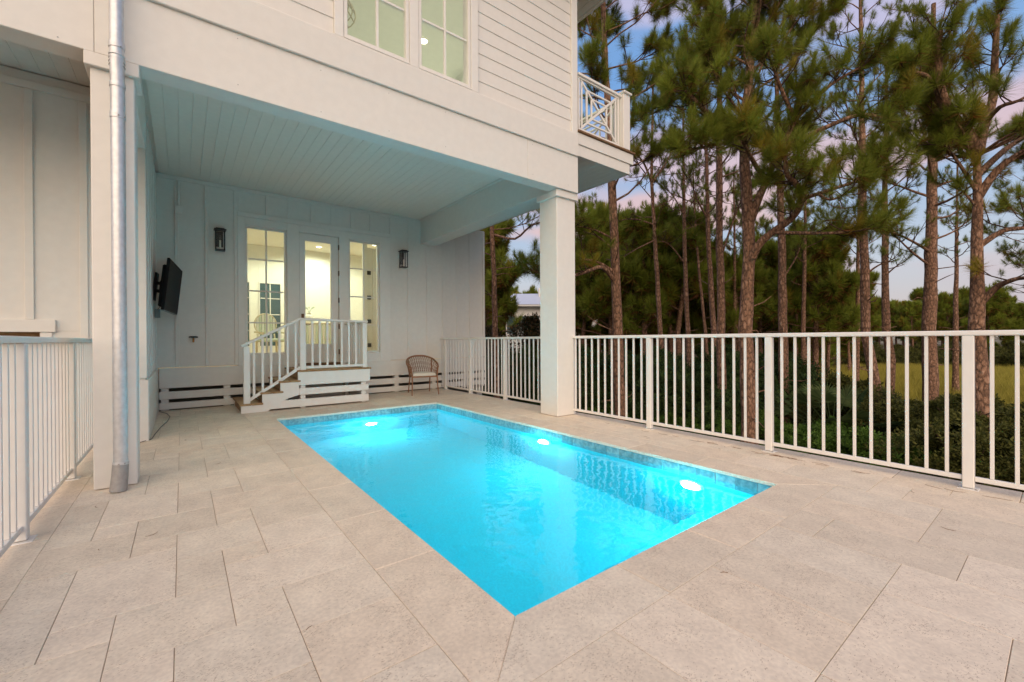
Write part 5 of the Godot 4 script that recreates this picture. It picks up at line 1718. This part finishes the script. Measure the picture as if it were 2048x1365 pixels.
func make_ground() -> void:
	# forest floor as one uneven sheet that reaches the horizon
	var f := FastNoiseLite.new()
	f.seed = 9
	f.frequency = 0.12
	var g := Geo.new()
	var xs := [-300.0, -60.0, -20.0]
	for k in range(0, 66):
		xs.append(-14.0 + k)
	xs.append_array([60.0, 80.0, 120.0, 300.0])
	var zs := [-300.0, -120.0, -80.0, -60.0]
	for k in range(0, 66):
		zs.append(-52.0 + k)
	zs.append_array([30.0, 80.0, 300.0])
	var hgt := func(x: float, z: float) -> float: return -2.05 + f.get_noise_2d(x, z) * 0.10
	for a in xs.size() - 1:
		for b in zs.size() - 1:
			var p := []
			for q in [[a, b], [a + 1, b], [a + 1, b + 1], [a, b + 1]]:
				p.append(Vector3(xs[q[0]], hgt.call(xs[q[0]], zs[q[1]]), zs[q[1]]))
			g.tri(p[0], p[1], p[2], UP, UP, UP)
			g.tri(p[0], p[2], p[3], UP, UP, UP)
	structure(put(self, "ground", g.mesh(), M.forest_floor), "brown pine straw ground below the deck")
	# open marsh beyond the pines and a strip of water
	var mg := Geo.new()
	var edge := []
	for k in 28:
		var a := TAU * k / 28
		edge.append(Vector2(40.0 + cos(a) * (20.0 + 2.0 * sin(a * 3.0)), -5.0 + sin(a) * (9.5 + 1.2 * sin(a * 5.0))))
	mg.prism(edge, -2.2, -1.9, 0.05)
	structure(put(self, "marsh", mg.mesh(), M.marsh_soil), "yellow-green open marsh beyond the pines")
	var wg := Geo.new()
	var pond := []
	for k in 22:
		var a := TAU * k / 22
		pond.append(Vector2(24.0 + cos(a) * (2.4 + 0.3 * sin(a * 4.0)), -5.6 + sin(a) * (2.6 + 0.3 * sin(a * 3.0))))
	wg.prism(pond, -2.1, -1.86, 0.01)
	structure(put(self, "pond_water", wg.mesh(), M.pond_water), "pale strip of still water at the edge of the marsh")
	# grass blades
	var r := RandomNumberGenerator.new()
	r.seed = 15
	var blade := Geo.new()
	blade.use_color = true
	for k in 16:
		var az := r.randf() * TAU
		var d := Vector3(cos(az) * 0.35, 1.0, sin(az) * 0.35).normalized()
		var o := Vector3(r.randf_range(-0.12, 0.12), 0, r.randf_range(-0.12, 0.12))
		var side := d.cross(Vector3(sin(az), 0, -cos(az) + 0.2)).normalized() * 0.008
		blade.tint = Color(0.26, 0.25, 0.04).lerp(Color(0.46, 0.38, 0.09), r.randf())
		var L := r.randf_range(0.25, 0.5)
		var nn := d.cross(side).normalized()
		blade.tri(o - side, o + side, o + d * L, nn, nn, nn)
	var bm := blade.mesh()
	var places := []
	var tints := []
	for k in 9000:
		var a := r.randf() * TAU
		var q := sqrt(r.randf())
		var x := 40.0 + cos(a) * 20.0 * q
		var z := -5.0 + sin(a) * 9.3 * q
		if Vector2(x - 24.0, z + 5.6).length() < 2.8:
			continue
		places.append(along(UP, r.randf() * TAU, r.randf_range(0.7, 1.5), Vector3(x, -1.92, z)))
		var s := r.randf_range(0.75, 1.15)
		tints.append(Color(s, s, s * 0.9))
	tag(scatter(self, "marsh_grass", bm, M.leaves, places, tints), "yellow-green marsh grass in the open clearing", "grass", "", "stuff")
	places = []
	tints = []
	for k in 7000:
		var az := deg_to_rad(r.randf_range(33.0, 96.0))
		var d := lerpf(8.5, 19.0, r.randf())
		places.append(along(Vector3(r.randf_range(-0.3, 0.3), 1, r.randf_range(-0.3, 0.3)), r.randf() * TAU, r.randf_range(0.35, 1.0), Vector3(sin(az) * d, -2.06, -cos(az) * d)))
		var brown := r.randf() < 0.6
		var s := r.randf_range(0.25, 0.55)
		tints.append(Color(s * 0.8, s * 0.42, s * 0.6) if brown else Color(s * 0.4, s * 0.62, s * 0.5))
	tag(scatter(self, "ground_grass", bm, M.leaves, places, tints), "brown and green grass on the ground under the pines", "grass", "", "stuff")


func make_litter() -> void:
	var r := RandomNumberGenerator.new()
	r.seed = 8
	var g := Geo.new()
	for k in 90:
		var x := r.randf_range(-0.5, 3.98)
		var z := r.randf_range(-6.4, 0.2)
		if k < 34:
			x = 3.99 + r.randfn(0.0, 0.012)
			z = r.randf_range(-3.6, 0.1) if k % 3 else r.randfn(-1.5, 0.25)
		elif x > 0.6 and z > -6.5 and z < -0.95 and x < 3.5:
			continue
		var a := r.randf() * TAU if k >= 34 else r.randfn(PI / 2, 0.25)
		var L := r.randf_range(0.02, 0.06) if k >= 34 else r.randf_range(0.05, 0.13)
		var d := Vector3(cos(a), 0, sin(a)) * L
		var c := Vector3(-d.z, 0, d.x) * r.randf_range(-0.25, 0.25)
		var p := Vector3(x, 0.002, z)
		g.tube([p - d / 2, p + c, p + d / 2], [0.0010, 0.0012, 0.0008], 4)
	tag(put(self, "pine_needle_litter", g.mesh(), M.straw), "fallen brown pine needles scattered on the paving", "pine needles", "", "stuff")


func _ready() -> void:
	make_view()
	make_materials()
	make_ground()
	make_deck()
	make_pool()
	make_house()
	make_balcony_railing()
	make_stairs()
	make_fence("white metal fence along the trees between the square column and the open deck", 4.13, -4.02, 0.85, [-2.855, -1.626, -0.409], 1.044, 0.035)
	make_fence("short white metal fence between the square column and the batten wall", 4.25, -7.93, -4.36, [-7.74, -6.79, -5.71], 1.044, 0.05)
	make_fence("white metal fence in front of the side wall with the sill board", -0.65, -5.66, 0.3, [-4.45, -3.22, -2.0, -0.78], 1.03, 0.035)
	make_downpipe()
	make_lantern(Vector3(0.47, 2.555, -7.955), "black wall lantern on the batten wall nearer the television")
	make_lantern(Vector3(3.42, 2.585, -7.955), "black wall lantern on the batten wall above the garden chair")
	make_tv()
	make_garden_chair()
	make_rooms()
	make_neighbour()
	make_pines()
	make_undergrowth()
	make_litter()
